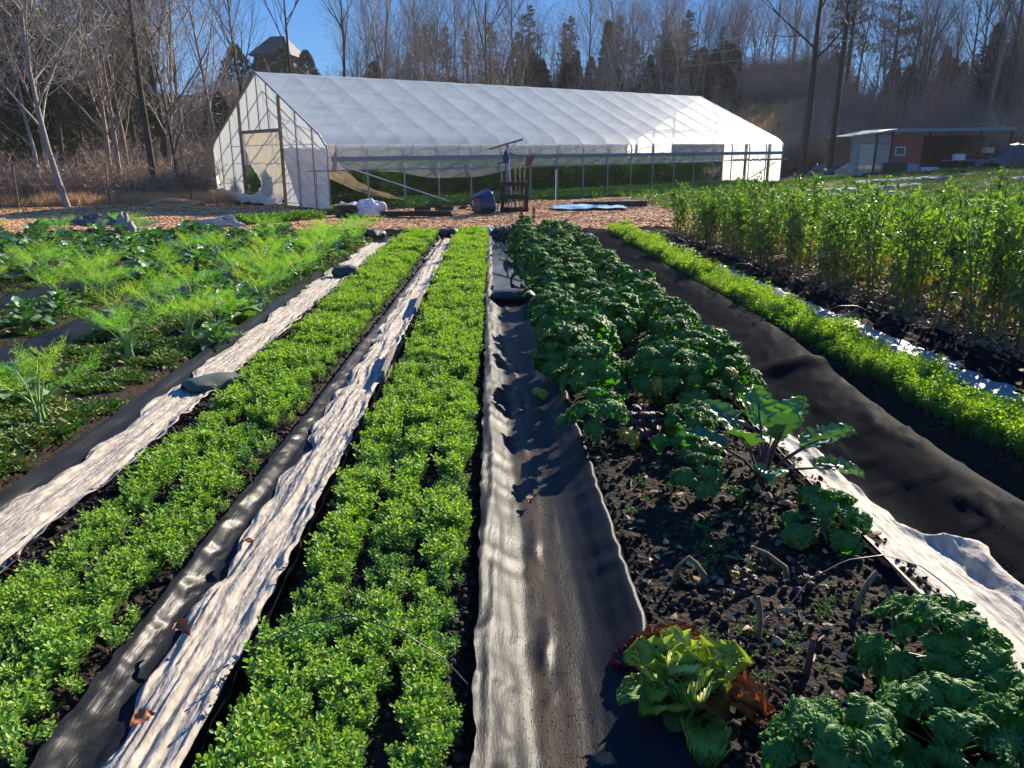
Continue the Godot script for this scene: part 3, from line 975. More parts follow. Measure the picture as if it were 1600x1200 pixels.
func build_kale() -> void:
	var near := []
	var fine := []
	for i in 4:
		near.append(kale_leaf(100 + i, 84, 90, [1.5, 1.9, 2.2, 1.7][i], M.kale))
		fine.append(kale_leaf(120 + i, 44, 46, [1.5, 2.0, 2.3, 1.8][i], M.kale))
	var stalk := stalk_mesh(M.kale_stalk, 0.02)
	# x, z, leaf length, height, label of those that stand apart
	var one := [
		[0.90, -1.60, 0.20, 0.17, "curly kale plant at the bottom edge beside the yellow green lettuce"],
		[1.38, -2.02, 0.23, 0.20, "large curly kale plant against the white cover at the lower right"],
		[1.18, -1.64, 0.21, 0.16, "curly kale plant at the bottom edge below the largest one"],
		[1.50, -1.66, 0.20, 0.18, "curly kale plant in the bottom right corner by the white cover"],
		[1.44, -3.02, 0.19, 0.13, "small curly kale plant drooping onto the white cover, alone on bare soil"],
		[1.00, -3.42, 0.17, 0.24, "small upright curly kale plant nearest the bare soil patch"],
		[0.62, -4.20, 0.21, 0.28, "curly kale plant left of the purple kale at the fabric edge"],
		[1.12, -4.10, 0.20, 0.25, "curly kale plant right of the small purple kale"],
		[1.30, -4.75, 0.24, 0.36, "tall curly kale plant behind the flat leaved red stemmed one"],
		[1.62, -4.90, 0.20, 0.30, "curly kale plant at the right bed edge with a yellow leaf"],
	]
	var all := []
	for e in one:
		all.append(e)
	rng.seed = 5
	var z := -5.15
	while z > -17.6:
		var cols := 3
		for k in cols:
			var x := (0.09 if k == 0 and z < -9.3 else 0.0) + lerpf(0.66, 1.54 + 0.10 * sstep(-8, -12, z), k / 2.0) + rr(-0.13, 0.13)
			if k == 1 and z > -6.2 and z < -5.5:
				continue
			all.append([x, z + rr(-0.2, 0.2), rr(0.20, 0.27), rr(0.26, 0.40), ""])
		z -= 0.52 if z > -9 else 0.66
	var protos := []
	for i in all.size():
		var e: Array = all[i]
		var lab: String = e[4]
		if i < one.size():
			var t := thing("kale_plant", lab, "kale", at_ground(e[0], e[1]), rr(0, TAU), "curly kale plants in the kale bed")
			kale_plant(t, near if i < 6 else fine, stalk, 300 + i, 20 if i < 4 else 17, e[2] * 0.86, e[3] + 0.06, M.kale_trunk)
			rng.seed = 900 + i
		elif protos.size() < 4:
			var t := thing("kale_plant", "dark curly kale plant in the dense part of the kale bed", "kale", at_ground(e[0], e[1]), rr(0, TAU), "kale crowded together in the far kale bed")
			kale_plant(t, fine, stalk, 340 + i, 24, 0.235, 0.45, M.kale_trunk)
			protos.append(t)
			rng.seed = 900 + i
		else:
			var s := rr(0.85, 1.18)
			dup(protos[i % 4], at_ground(e[0], e[1]), rr(0, TAU), Vector3(s, s * rr(0.9, 1.1), s), "dark curly kale plant in the dense part of the kale bed", "kale crowded together in the far kale bed")
	# the purple ones
	var purple := []
	for i in 2:
		purple.append(kale_leaf(140 + i, 20, 20, 1.5, M.kale_purple))
	var ps := stalk_mesh(M.purple_stalk, 0.02)
	var pp := [[0.88, -4.28, 0.12, 0.20, 11, "small dark purple curly kale among the green kale plants"], [0.96, -2.62, 0.05, 0.09, 6, "withered purple kale sprout between the cut stumps"], [1.20, -2.55, 0.06, 0.07, 7, "purple kale sprout beside the right hand cut stumps"], [1.10, -9.6, 0.13, 0.36, 10, "dark purple kale far down the kale bed"]]
	for i in pp.size():
		var e: Array = pp[i]
		var t := thing("purple_kale", e[5], "kale", at_ground(e[0], e[1]), i * 1.3)
		kale_plant(t, purple, ps, 400 + i, e[4], e[2], e[3], M.purple_stalk)

func lobed_leaf(sd: int, m: Material) -> ArrayMesh:      # flat toothed kale leaf, along +Z
	var b := MB.new()
	var o := sd * 7.7
	b.grid(20, 30, func(u, v):
		var s: float = u * 2 - 1
		var e: float = absf(s)
		var lob: float = 1.0 - 0.42 * pow(absf(sin(v * 15.0 + o)), 1.5) - 0.12 * absf(sin(v * 47 + o))
		var w: float = (0.05 + 0.36 * sin(PI * pow(v, 0.62)) * lerpf(1, lob, 0.9)) * sstep(1.02, 0.93, v) + 0.004
		var arc: float = v * 1.1
		return Vector3(s * w, sin(v * 40 + s * 5 + o) * 0.02 * e + 0.10 * e * e - 0.25 * v * v + 0.05 * N2.get_noise_2d(s * 3 + o, v * 5), sin(arc) * 0.95))
	return b.mesh(m)

func build_red_kale() -> void:
	var lv := [lobed_leaf(1, M.red_kale_leaf), lobed_leaf(2, M.red_kale_light), lobed_leaf(3, M.red_kale_leaf)]
	var t := thing("flat_leaf_kale", "tall kale with flat toothed leaves on purple stems by the white cover", "kale", at_ground(1.36, -3.55))
	rng.seed = 61
	var b := MB.new()
	b.tube(PackedVector3Array([Vector3(0, -0.02, 0), Vector3(-0.02, 0.12, 0), Vector3(0.0, 0.22, 0.0)]), PackedFloat32Array([0.022, 0.018, 0.012]), 7)
	obj("stem", b.mesh(M.purple_stalk), t)
	var spec := [[0.1, -1.05, 0.26, 0], [0.9, -0.75, 0.28, 0], [1.75, -0.45, 0.27, 0], [2.3, -0.85, 0.25, 1], [3.1, -1.0, 0.25, 1], [3.8, -0.7, 0.27, 0], [4.6, -0.5, 0.26, 2], [5.4, -0.8, 0.24, 1], [1.3, -0.15, 0.25, 0], [6.0, -0.35, 0.22, 2], [2.7, -0.25, 0.2, 2], [4.2, -1.25, 0.18, 1], [0.5, -1.3, 0.17, 1]]
	for e in spec:
		var bas: Basis = Basis(Vector3.UP, e[0]) * Basis(Vector3.RIGHT, e[1])
		var st: float = 0.23
		var o := obj("leaf", lv[e[3]], t)
		o.transform = Transform3D(bas.scaled_local(Vector3(e[2], e[2], e[2]) * 1.08), Vector3(0, 0.10, 0) + bas * Vector3(0, 0, st))
		var k := MB.new()
		k.tube(PackedVector3Array([bas * Vector3(0, -0.02, 0) + Vector3(0, 0.06, 0), Vector3(0, 0.095, 0) + bas * Vector3(0, 0, st * 0.5), Vector3(0, 0.10, 0) + bas * Vector3(0, 0, st + 0.12)]), PackedFloat32Array([0.009, 0.007, 0.004]), 5)
		obj("stalk", k.mesh(M.purple_stalk), t)

func frill_leaf(sd: int, m: Material, wide: float, wave: float) -> ArrayMesh:     # lettuce leaf: smooth middle, frilled rim
	var b := MB.new()
	var o := sd * 3.1
	b.grid(56, 56, func(u, v):
		var s: float = u * 2 - 1
		var e: float = absf(s)
		var w: float = wide * pow(sin(PI * (0.06 + 0.82 * v)), 0.8) * (1 + 0.1 * sin(v * 24 + o) * e)
		var rim: float = maxf(sstep(0.55, 1.0, e), sstep(0.72, 1.0, v))
		var a: float = v * 30 + s * 24 + o
		var fr: float = wave * rim * (sin(a * 1.3) + 0.5 * sin(a * 2.2 + 1.0))
		return Vector3(s * w + 0.4 * fr * s, 0.5 * e * e * w + 0.22 * v - 0.30 * v * v * v + fr + 0.02 * N2.get_noise_2d(s * 6 + o, v * 6), v * 0.95 + 0.15 * fr * (1 if v > 0.7 else 0)))
	return b.mesh(m)

func build_lettuce() -> void:
	var yel := [frill_leaf(1, M.lettuce, 0.30, 0.085), frill_leaf(2, M.lettuce_light, 0.36, 0.10), frill_leaf(3, M.lettuce, 0.34, 0.11), frill_leaf(6, M.lettuce_light, 0.26, 0.09)]
	var low := [frill_leaf(4, M.lettuce_deep, 0.36, 0.025), frill_leaf(5, M.lettuce_deep, 0.30, 0.03), frill_leaf(7, M.lettuce_rust, 0.30, 0.10), frill_leaf(8, M.lettuce, 0.30, 0.10)]
	rng.seed = 71
	var t := thing("lettuce_plant", "big yellow green frilly lettuce with browned outer leaves at the fabric edge", "lettuce", at_ground(0.575, -1.90))
	for i in 34:
		var f := i / 34.0
		var bas := Basis(Vector3.UP, i * 2.399 + rr(-0.2, 0.2)) * Basis(Vector3.RIGHT, lerpf(-0.12, -1.25, f) + rr(-0.28, 0.28)) * Basis(Vector3(0, 0, 1), rr(-0.5, 0.5))
		var s := lerpf(0.215, 0.155, f) * rr(0.75, 1.2)
		var o := obj("leaf", (low if f < 0.36 else yel)[rng.randi_range(0, 3)], t)
		o.transform = Transform3D(bas.scaled_local(Vector3(s, s, s)), Vector3(rr(-0.02, 0.02), 0.02 + 0.05 * f, rr(-0.02, 0.02)) + bas * Vector3(0, 0, 0.012))
	var spots := [[0.55, -2.17, 0.10, "orange brown frilly lettuce head behind the big yellow one", 0], [0.62, -2.20, 0.08, "rust coloured wilted lettuce to the right of the dark red one", 0], [0.505, -2.15, 0.13, "small round dark red frilly lettuce by the black fabric", 1], [0.77, -1.86, 0.055, "browned wilting lettuce between big yellow lettuce and curly kale", 2], [0.78, -17.7, 0.2, "red leaf lettuce at the far end of the kale bed", 1], [0.62, -15.2, 0.16, "red and green lettuce along the left edge of far kale bed", 1], [0.60, -14.6, 0.16, "pale green lettuce near the puddle end of the kale bed", 3], [0.68, -16.8, 0.18, "light green lettuce beside far red leaf lettuce", 3]]
	for e in spots:
		var q := thing("lettuce_plant", e[3], "lettuce", at_ground(e[0], e[1]), e[0] * 9)
		var ms: Array = [[M.lettuce_brown, M.lettuce_rust], [M.lettuce_red, M.lettuce_red], [M.lettuce_brown, M.lettuce_rust], [M.lettuce, M.lettuce_light]][e[4]]
		var two := [frill_leaf(8, ms[0], 0.5, 0.08), frill_leaf(9, ms[1], 0.45, 0.09)]
		for i in 12:
			var f := i / 12.0
			var bas := Basis(Vector3.UP, i * 2.399) * Basis(Vector3.RIGHT, lerpf(-0.3, -1.35, f))
			var s: float = e[2] * lerpf(1.0, 0.6, f)
			var o := obj("leaf", two[i % 2], q)
			o.transform = Transform3D(bas.scaled_local(Vector3(s, s, s)), Vector3(0, 0.015 + e[2] * 0.4 * f, 0))
	# two red seed stalks at the far end
	for k in 2:
		var b := MB.new()
		rng.seed = 80 + k
		b.tube(PackedVector3Array([Vector3.ZERO, Vector3(0.02, 0.3, 0), Vector3(0.05 * (k * 2 - 1), 0.62, 0)]), PackedFloat32Array([0.012, 0.009, 0.004]), 5)
		var fl := MB.new()
		for i in 160:
			var y := rr(0.12, 0.64)
			var d := (sph() + Vector3.UP * 0.6).normalized()
			fl.leaf(Vector3(0.05 * (k * 2 - 1) * y, y, 0), d, d.cross(sph()).normalized(), rr(0.03, 0.07), 0.02)
		var q := thing("red_seed_stalk", ["left of two upright dark red seed stalks at the far kale bed end", "right of two upright dark red seed stalks at the far kale bed end"][k], "plant", at_ground(0.75 + 0.24 * k, -18.3))
		obj("stem", b.mesh(M.purple_stalk), q)
		obj("seed_head", fl.mesh(M.lettuce_red, false), q)

# ---------------------------------------------------------------- fennel, broccoli, tall plants
func frond(b: MB, st: MB, base: Vector3, d: Vector3, len: float) -> void:
	var side := d.cross(Vector3.UP).normalized()
	var pts := PackedVector3Array()
	var rd := PackedFloat32Array()
	for i in 7:
		var v := i / 6.0
		pts.append(base + d * len * v + Vector3(d.x, 0, d.z) * len * 0.25 * v * v + Vector3.DOWN * len * 0.28 * v * v * v)
		rd.append(0.005 * (1.1 - v) + 0.001)
	st.tube(pts, rd, 4)
	for i in 22:
		var v := 0.38 + 0.62 * i / 21.0
		var o := pts[int(v * 5.999)].lerp(pts[mini(int(v * 5.999) + 1, 6)], v * 5.999 - floorf(v * 5.999))
		var bl := len * 0.42 * sin(PI * clampf((v - 0.30) * 1.1, 0.05, 0.93)) * rr(0.8, 1.2)
		var sg := 1.0 if i % 2 else -1.0
		var bd := (side * sg + d * 0.8 + Vector3.UP * rr(-0.2, 0.5)).normalized()
		b.sliver(o, o + bd * bl, Vector3.UP * 0.0012)
		for k in 9:
			var f := 0.25 + 0.75 * k / 8.0
			var s2 := (bd * 0.7 + sph() * 0.9).normalized()
			var w := s2.cross(sph()).normalized() * 0.0017
			b.sliver(o + bd * bl * f, o + bd * bl * f + s2 * rr(0.02, 0.055), w)

func fennel(sd: int) -> Node3D:
	rng.seed = sd
	var t := thing("fennel_plant", "", "fennel")
	var bulb := MB.new()
	for i in 6:
		var a := i * 1.05
		var o := Vector3(cos(a), 0, sin(a))
		bulb.tube(PackedVector3Array([o * 0.02 - Vector3(0, 0.02, 0), o * 0.026 + Vector3(0, 0.04, 0), o * 0.020 + Vector3(0, 0.10, 0), o * 0.036 + Vector3(0, 0.24, 0)]), PackedFloat32Array([0.010, 0.013, 0.009, 0.004]), 6)
	obj("stem", bulb.mesh(M.fennel_stem), t)
	for i in 9:
		var a := i * 2.399 + rr(-0.3, 0.3)
		var lean := rr(0.25, 1.0)
		var f := MB.new()
		var s := MB.new()
		frond(f, s, Vector3(cos(a), 0, sin(a)) * 0.028 + Vector3(0, 0.14, 0), Vector3(cos(a) * lean, 1, sin(a) * lean).normalized(), rr(0.30, 0.46))
		var am := f.mesh(M.fennel if i % 3 else M.fennel_light, false)
		s.add_to(am, M.fennel_stem)
		obj("frond", am, t)
	return t

func broad_leaf(sd: int, m: Material) -> ArrayMesh:    # cupped cabbage-family leaf along +Z
	var b := MB.new()
	var o := sd * 5.7
	b.grid(10, 12, func(u, v):
		var s: float = u * 2 - 1
		var w: float = 0.04 + 0.34 * pow(sin(PI * pow(v, 1.25) * 0.97), 0.7) * (1 + 0.1 * sin(v * 19 + o))
		if v < 0.25:
			w = 0.02 + 0.05 * v
		return Vector3(s * w, 0.25 * s * s * w + 0.06 * sin(v * 14 + o + s * 2) * absf(s) + 0.1 * v - 0.35 * v * v * v, v))
	return b.mesh(m)

func broccoli(sd: int, lv: Array) -> Node3D:
	rng.seed = sd
	var t := thing("broccoli_plant", "", "broccoli plant")
	var st := MB.new()
	st.tube(PackedVector3Array([Vector3(0, -0.02, 0), Vector3(0.01, 0.1, 0), Vector3(0, 0.24, 0)]), PackedFloat32Array([0.014, 0.014, 0.01]), 6)
	obj("stem", st.mesh(M.kale_stalk), t)
	for i in 13:
		var f := i / 13.0
		var bas := Basis(Vector3.UP, i * 2.399 + rr(-0.3, 0.3)) * Basis(Vector3.RIGHT, lerpf(-0.25, -1.2, f) + rr(-0.2, 0.2))
		var s := lerpf(0.34, 0.17, f) * rr(0.85, 1.1)
		var o := obj("leaf", lv[rng.randi_range(0, lv.size() - 1)], t)
		o.transform = Transform3D(bas.scaled_local(Vector3(s, s, s)), Vector3(0, 0.06 + 0.17 * f, 0))
	return t

func tall_plant(sd: int) -> Node3D:
	rng.seed = sd
	var t := thing("tall_plant", "", "tall crop plant")
	var st := MB.new()
	var lv := [MB.new(), MB.new(), MB.new()]
	for s in 4:
		var a := rr(0, TAU)
		var h := rr(0.85, 1.30)
		var top := Vector3(cos(a) * rr(0.08, 0.3), h, sin(a) * rr(0.08, 0.3))
		var base := Vector3(cos(a) * 0.03, -0.02, sin(a) * 0.03)
		var mid := base.lerp(top, 0.5) + Vector3(rr(-0.05, 0.05), 0, rr(-0.05, 0.05))
		st.tube(PackedVector3Array([base, mid, top]), PackedFloat32Array([0.013, 0.008, 0.003]), 5)
		for k in 30:
			var f := 0.10 + 0.88 * pow(rng.randf(), 0.75)
			var o := base.lerp(mid, f * 2) if f < 0.5 else mid.lerp(top, f * 2 - 1)
			var b2 := rr(0, TAU)
			var bd := Vector3(cos(b2), rr(0.3, 1.3), sin(b2)).normalized()
			var bl := rr(0.06, 0.22) * (1.15 - 0.5 * f)
			st.sliver(o, o + bd * bl, bd.cross(Vector3.UP).normalized() * 0.003)
			for j in 5:
				var q := o + bd * bl * rr(0.4, 1.05)
				var d := (bd * 0.4 + sph() * 0.8 + Vector3.DOWN * 0.25).normalized()
				var n := d.cross(sph()).normalized()
				var l := rr(0.035, 0.085)
				lv[2 if f < 0.42 and rng.randf() < 0.4 else rng.randi_range(0, 1)].leaf(q, d, n, l, l * rr(0.28, 0.6), 0.2)
	obj("stems", st.mesh(M.tall_stem, false), t)
	var am := ArrayMesh.new()
	lv[0].add_to(am, M.tall_leaf, false)
	lv[1].add_to(am, M.tall_leaf_light, false)
	lv[2].add_to(am, M.leaf_yellow, false)
	obj("foliage", am, t)
	return t

func build_left_beds() -> void:
	var lv := [broad_leaf(1, M.brassica), broad_leaf(2, M.brassica), broad_leaf(3, M.brassica_light)]
	var fen := [fennel(501), fennel(502), fennel(503)]
	var bro := [broccoli(511, lv), broccoli(512, lv)]
	var sites := [   # kind, x, z, size, label
		[0, -2.80, -4.62, 1.0, "large feathery fennel nearest the viewer at the left edge"],
		[1, -3.22, -5.02, 0.8, "leafy young brassica just left of the nearest fennel"],
		[0, -2.95, -6.20, 1.1, "tall leaning fennel in front of the black film, second from the viewer"],
		[0, -2.72, -6.9, 1.05, "fennel just behind the tall leaning one"],
		[1, -2.45, -6.85, 0.85, "dark leafy broccoli plant drooping over the white cover edge"],
		[0, -3.3, -4.05, 0.5, "small pale fennel at the left picture edge"]]
	rng.seed = 15
	var i := 0
	for s in sites:
		var src: Node3D = (fen if s[0] == 0 else bro)[i % 2]
		if i < 2:
			src = (fen if s[0] == 0 else bro)[0]
			src.transform = Transform3D(Basis(Vector3.UP, i * 2.0).scaled_local(Vector3(s[3], s[3], s[3])), at_ground(s[1], s[2]))
			src.set_meta("label", s[4])
		else:
			dup(src, at_ground(s[1], s[2]), rr(0, TAU), Vector3(s[3], s[3], s[3]), s[4])
		i += 1
	var left := {fen[1]: true, fen[2]: true, bro[1]: true}
	var put := func(src: Node3D, x: float, z: float, sc: float, lab: String, grp: String):
		if left.has(src):
			left.erase(src)
			src.transform = Transform3D(Basis(Vector3.UP, rr(0, TAU)).scaled_local(Vector3(sc, sc, sc)), at_ground(x, z))
			src.set_meta("label", lab)
			src.set_meta("group", grp)
		else:
			dup(src, at_ground(x, z), rr(0, TAU), Vector3(sc, sc * rr(0.85, 1.15), sc), lab, grp)
	var z := -7.3
	while z > -18.2:
		for k in 2:
			var x := lerpf(-3.5, -2.62 - 0.03 * (-z - 7), k) + rr(-0.1, 0.1)
			if rng.randf() < (0.5 if z > -13 else 0.35):
				put.call(fen[rng.randi_range(0, 2)], x, z + rr(-0.15, 0.15), rr(0.8, 1.1), "feathery fennel plant in the row beside the white cover", "fennel in the first bed on the left")
			else:
				put.call(bro[rng.randi_range(0, 1)], x, z + rr(-0.15, 0.15), rr(0.75, 1.05), "blue green broccoli plant among fennel beside the white cover", "broccoli in the first bed on the left")
		z -= 0.55
	for bi in [5, 4, 3, 2, 1]:
		var b: Array = BEDS[bi]
		z = -5.8 if bi == 5 else -(absf(b[1]) * 1.25)
		while z > -18.3:
			for k in 2:
				var x := lerpf(b[0] + 0.2, b[1] - 0.36, k) + rr(-0.12, 0.12)
				if absf(x) > 0.74 * -z + 0.6 or rng.randf() < 0.1:
					continue
				if rng.randf() < (0.28 if bi == 5 else 0.16):
					put.call(fen[rng.randi_range(0, 2)], x, z + rr(-0.2, 0.2), rr(0.75, 1.1), "feathery fennel plant in the beds beyond the black film", "fennel in the far left beds")
				else:
					put.call(bro[rng.randi_range(0, 1)], x, z + rr(-0.2, 0.2), rr(0.85, 1.2), "blue green broccoli plant in the beds beyond the black film", "broccoli in the far left beds")
			z -= 0.62

func build_tall_plants() -> void:
	var kinds := []
	for k in 5:
		kinds.append(tall_plant(600 + k))
	rng.seed = 24
	var n := 0
	for bi in [11, 12, 13, 14]:
		var b: Array = BEDS[bi]
		var z: float = -5.0 if bi == 11 else -b[0] * 1.12
		while z > -18.7:
			for k in 2:
				var x := lerpf(b[0] + 0.22, b[1] - 0.2, k) + rr(-0.12, 0.12)
				if rng.randf() < 0.10:
					continue
				var at := at_ground(x, z + rr(-0.2, 0.2))
				var s := rr(0.82, 1.12) * (1.0 if bi == 11 else 0.86) * (1.0 if -z < 16 else 0.88)
				var lab := "tall leafy stalks in the front row along the dark path at right" if bi == 11 and k == 0 else "tall leafy stalks within the crowded stand at right"
				var grp := "front row of tall stalks" if bi == 11 and k == 0 else "tall stalks behind the front row"
				if n == 0:
					lab = "nearest clump of tall stalks at the right picture edge"
					grp = ""
				if n < 5:
					kinds[n].transform = Transform3D(Basis(Vector3.UP, rr(0, TAU)).scaled_local(Vector3(s, s, s)), at)
					kinds[n].set_meta("label", lab)
					if grp != "":
						kinds[n].set_meta("group", grp)
				else:
					dup(kinds[n % 5], at, rr(0, TAU), Vector3(s, s * rr(0.95, 1.18), s), lab, grp)
				n += 1
			z -= 0.40 if bi == 11 else 0.5

# ---------------------------------------------------------------- greenhouse
const GH := Vector3(-6.152, 0.0, -30.655)
const GH_L := 30.12
const GH_W := 13.02
const EAVE := 2.54
const RIDGE := 5.47

func gpt(u: float, t: float, y: float) -> Vector3:     # u along the long side, t across (0 = our side), in the greenhouse's own space
	return Vector3(u, y + 0.019 * u + 0.009 * t, -t)

func gsec(t: float, bulge := 0.0) -> float:            # height of the roof section
	var h := GH_W * 0.5
	var k := minf(t, GH_W - t) / h
	var y := EAVE + (RIDGE - EAVE) * k
	y -= 0.16 * maxf(0, 1 - k / 0.09) * maxf(0, 1 - k / 0.09)      # rounded shoulder
	return y + bulge

func build_greenhouse() -> void:
	var yaw := PI / 2 - 0.926
	var g := thing("greenhouse", "long gabled greenhouse covered in translucent white plastic with its side rolled up", "greenhouse", GH, yaw)
	rng.seed = 41
	# hoops
	for i in 19:
		var u := GH_L * i / 18.0
		var b := MB.new()
		var pts := PackedVector3Array()
		pts.append(gpt(u, 0, -0.3))
		pts.append(gpt(u, 0, EAVE - 0.42))
		pts.append(gpt(u, 0.03, EAVE - 0.22))
		for t in [0.16, 0.34, 0.6, 3.0, 6.2, GH_W * 0.5, GH_W - 6.2, GH_W - 3.0, GH_W - 0.6, GH_W - 0.34, GH_W - 0.16]:
			pts.append(gpt(u, t, gsec(t) - 0.03))
		pts.append(gpt(u, GH_W - 0.03, EAVE - 0.22))
		pts.append(gpt(u, GH_W, -0.3))
		var rd := PackedFloat32Array()
		rd.resize(pts.size())
		rd.fill(0.033)
		b.tube(pts, rd, 8)
		# truss chord and braces
		if i > 0 and i < 18:
			b.rod(gpt(u, 1.6, gsec(1.6) - 0.06), gpt(u, GH_W - 1.6, gsec(1.6) - 0.06), 0.018, 5)
			b.rod(gpt(u, GH_W * 0.5, gsec(1.6) - 0.06), gpt(u, GH_W * 0.5, RIDGE - 0.06), 0.018, 5)
			b.rod(gpt(u, GH_W * 0.5, gsec(1.6) - 0.06), gpt(u, 3.8, gsec(3.8) - 0.05), 0.018, 5)
		obj("hoop", b.mesh(M.galv), g)
	for e in [[GH_W * 0.5, RIDGE - 0.09], [3.2, gsec(3.2) - 0.09], [GH_W - 3.2, gsec(3.2) - 0.09], [1.6, gsec(1.6) - 0.09], [4.9, gsec(4.9) - 0.09]]:
		var b := MB.new()
		b.rod(gpt(0, e[0], e[1]), gpt(GH_L, e[0], e[1]), 0.022, 6)
		obj("purlin", b.mesh(M.galv), g)
	# diagonal wind braces under the roof
	for i in range(0, 18, 1):
		var b := MB.new()
		var u0 := GH_L * i / 18.0
		b.rod(gpt(u0, 0.8, gsec(0.8) - 0.10), gpt(u0 + GH_L / 9.0 if i < 17 else u0 + GH_L / 18.0, 6.2, gsec(6.2) - 0.10), 0.012, 4)
		obj("wind_brace", b.mesh(M.galv), g)
	# roof film: sags a little between the hoops
	var b := MB.new()
	for side in 2:
		b.grid(180, 22, func(a, v):
			var u: float = a * (GH_L + 0.06) - 0.03
			var t: float = v * GH_W * 0.5
			var ph: float = fposmod(u / GH_L * 18.0, 1.0)
			var sag: float = -0.03 * pow(absf(sin(ph * PI)), 0.6) * (1 - 0.6 * absf(v - 0.45)) + 0.010 * N2.get_noise_2d(u * 1.3, t * 3 + side * 50)
			var y: float = gsec(t, 0.035 + sag)
			return gpt(u, t if side == 0 else GH_W - t, y))
	obj("roof_film", b.mesh(M.roof_film), g)
	# the rolled skirt of film under the eaves: hangs to the hip board, pulled in fans at the hoops
	b = MB.new()
	b.grid(420, 16, func(a, v):
		var u: float = a * GH_L
		var ph: float = fposmod(u / GH_L * 18.0, 1.0)
		var near: float = minf(ph, 1 - ph)
		var fan: float = sin((ph - 0.5) * 30.0 * (1.0 - 0.5 * v)) * 0.018 * v * sstep(0.5, 0.12, near) * 1.2
		var y: float = gsec(0.0, 0.03) - v * 0.52
		return gpt(u, -0.045 + 0.07 * pow(absf(sin(ph * PI)), 0.8) * (0.5 + v) + fan + 0.012 * N1.get_noise_2d(u * 12, v * 9), y - 0.0))
	obj("eave_film", b.mesh(M.skirt_film), g)
	b = MB.new()
	b.grid(60, 10, func(a, v): return gpt(a * GH_L, GH_W + 0.04, lerpf(EAVE - 0.13, 1.55, v)))
	obj("back_film", b.mesh(M.side_film), g)
	# hip board, roll pipe and the film that hangs between them, sagging in the near half
	b = MB.new()
	b.bar(gpt(0.12, -0.085, 1.88), gpt(GH_L, -0.085, 1.88), 0.05, 0.17)
	obj("hip_board", b.mesh(M.hip_metal), g)
	b = MB.new()
	b.rod(gpt(-0.9, -0.11, 1.46), gpt(GH_L + 0.5, -0.11, 1.50), 0.022, 7)
	obj("roll_pipe", b.mesh(M.galv), g)
	b = MB.new()
	b.grid(300, 14, func(a, v):
		var u: float = a * GH_L
		var low: float = 1.42 - 0.34 * exp(-pow((u - 4.9) / 1.6, 2)) - 0.30 * exp(-pow((u - 7.2) / 1.4, 2))
		if u < 2.2:
			low += 0.06
		var pouch: float = 0.20 * maxf(0, 1.42 - low) + 0.02 * N1.get_noise_2d(u * 8, v * 4)
		return gpt(u, -0.03 - pouch * sin(PI * v) * 1.3 + 0.02 * sin(u * 9.0 + v * 4) * v, lerpf(1.80, low, v)))
	obj("rolled_side_film", b.mesh(M.skirt_film), g)
	# white ragged edge near the far end
	b = MB.new()
	b.grid(60, 5, func(a, v): return gpt(lerpf(25.0, GH_L + 0.45, a), -0.15 + 0.03 * N1.get_noise_2d(a * 60, v * 5), 1.56 - 0.10 * v - 0.05 * N1.get_noise_1d(a * 90)))
	obj("film_edge", b.mesh(M.cloth), g)
	# near gable: studs, door frame, film panels
	for e in [[1.22, 0], [2.71, 0], [4.24, 1], [8.87, 1], [10.24, 0], [11.78, 0]]:
		b = MB.new()
		var top: float = gsec(e[0]) - 0.04
		if e[1]:
			b.bar(gpt(-0.02, e[0], -0.1), gpt(-0.02, e[0], top), 0.09, 0.11, Vector3.RIGHT)
		else:
			b.bar(gpt(-0.02, e[0], -0.1), gpt(-0.02, e[0], top), 0.038, 0.038, Vector3.RIGHT)
		obj("stud", b.mesh(M.wood_post if e[1] else M.wood_stud), g)
	for t in [5.45, 6.51, 7.75]:
		b = MB.new()
		b.bar(gpt(-0.02, t, 3.12), gpt(-0.02, t, gsec(t) - 0.04), 0.038, 0.038, Vector3.RIGHT)
		obj("stud", b.mesh(M.wood_stud if t != 6.51 else M.wood_pale), g)
	b = MB.new()
	b.bar(gpt(-0.03, 4.15, 3.05), gpt(-0.03, 8.96, 3.05), 0.10, 0.14)
	obj("door_header", b.mesh(M.wood_stud), g)
	b = MB.new()
	b.tube(PackedVector3Array([gpt(-0.05, 0.0, EAVE - 0.16), gpt(-0.05, 0.5, gsec(0.5) + 0.02), gpt(-0.05, GH_W * 0.5, RIDGE + 0.03), gpt(-0.05, GH_W - 0.5, gsec(0.5) + 0.02), gpt(-0.05, GH_W, EAVE - 0.16)]), PackedFloat32Array([0.04, 0.04, 0.04, 0.04, 0.04]), 6)
	obj("gable_rail", b.mesh(M.hip_metal), g)
	var edges := [0.0, 1.22, 2.71, 4.24, 5.45, 6.51, 7.75, 8.87, 10.24, 11.78, GH_W]
	for k in edges.size() - 1:
		var t0: float = edges[k] + 0.02
		var t1: float = edges[k + 1] - 0.02
		var door: bool = t0 > 4.2 and t1 < 8.9
		b = MB.new()
		b.grid(8, 26, func(a, v):
			var t: float = lerpf(t0, t1, a)
			var lo: float = 3.06 if door else 0.0
			var y: float = lerpf(lo, gsec(t), v)
			return gpt(0.045 + 0.015 * N2.get_noise_2d(t * 3, y * 1.5) + 0.012 * N1.get_noise_2d(t * 9 + y * 4, y * 1.5), t, y))
		obj("gable_film", b.mesh(M.gable_film), g)
	# torn door film gathered to the right, and the loose heap along the sill
	b = MB.new()
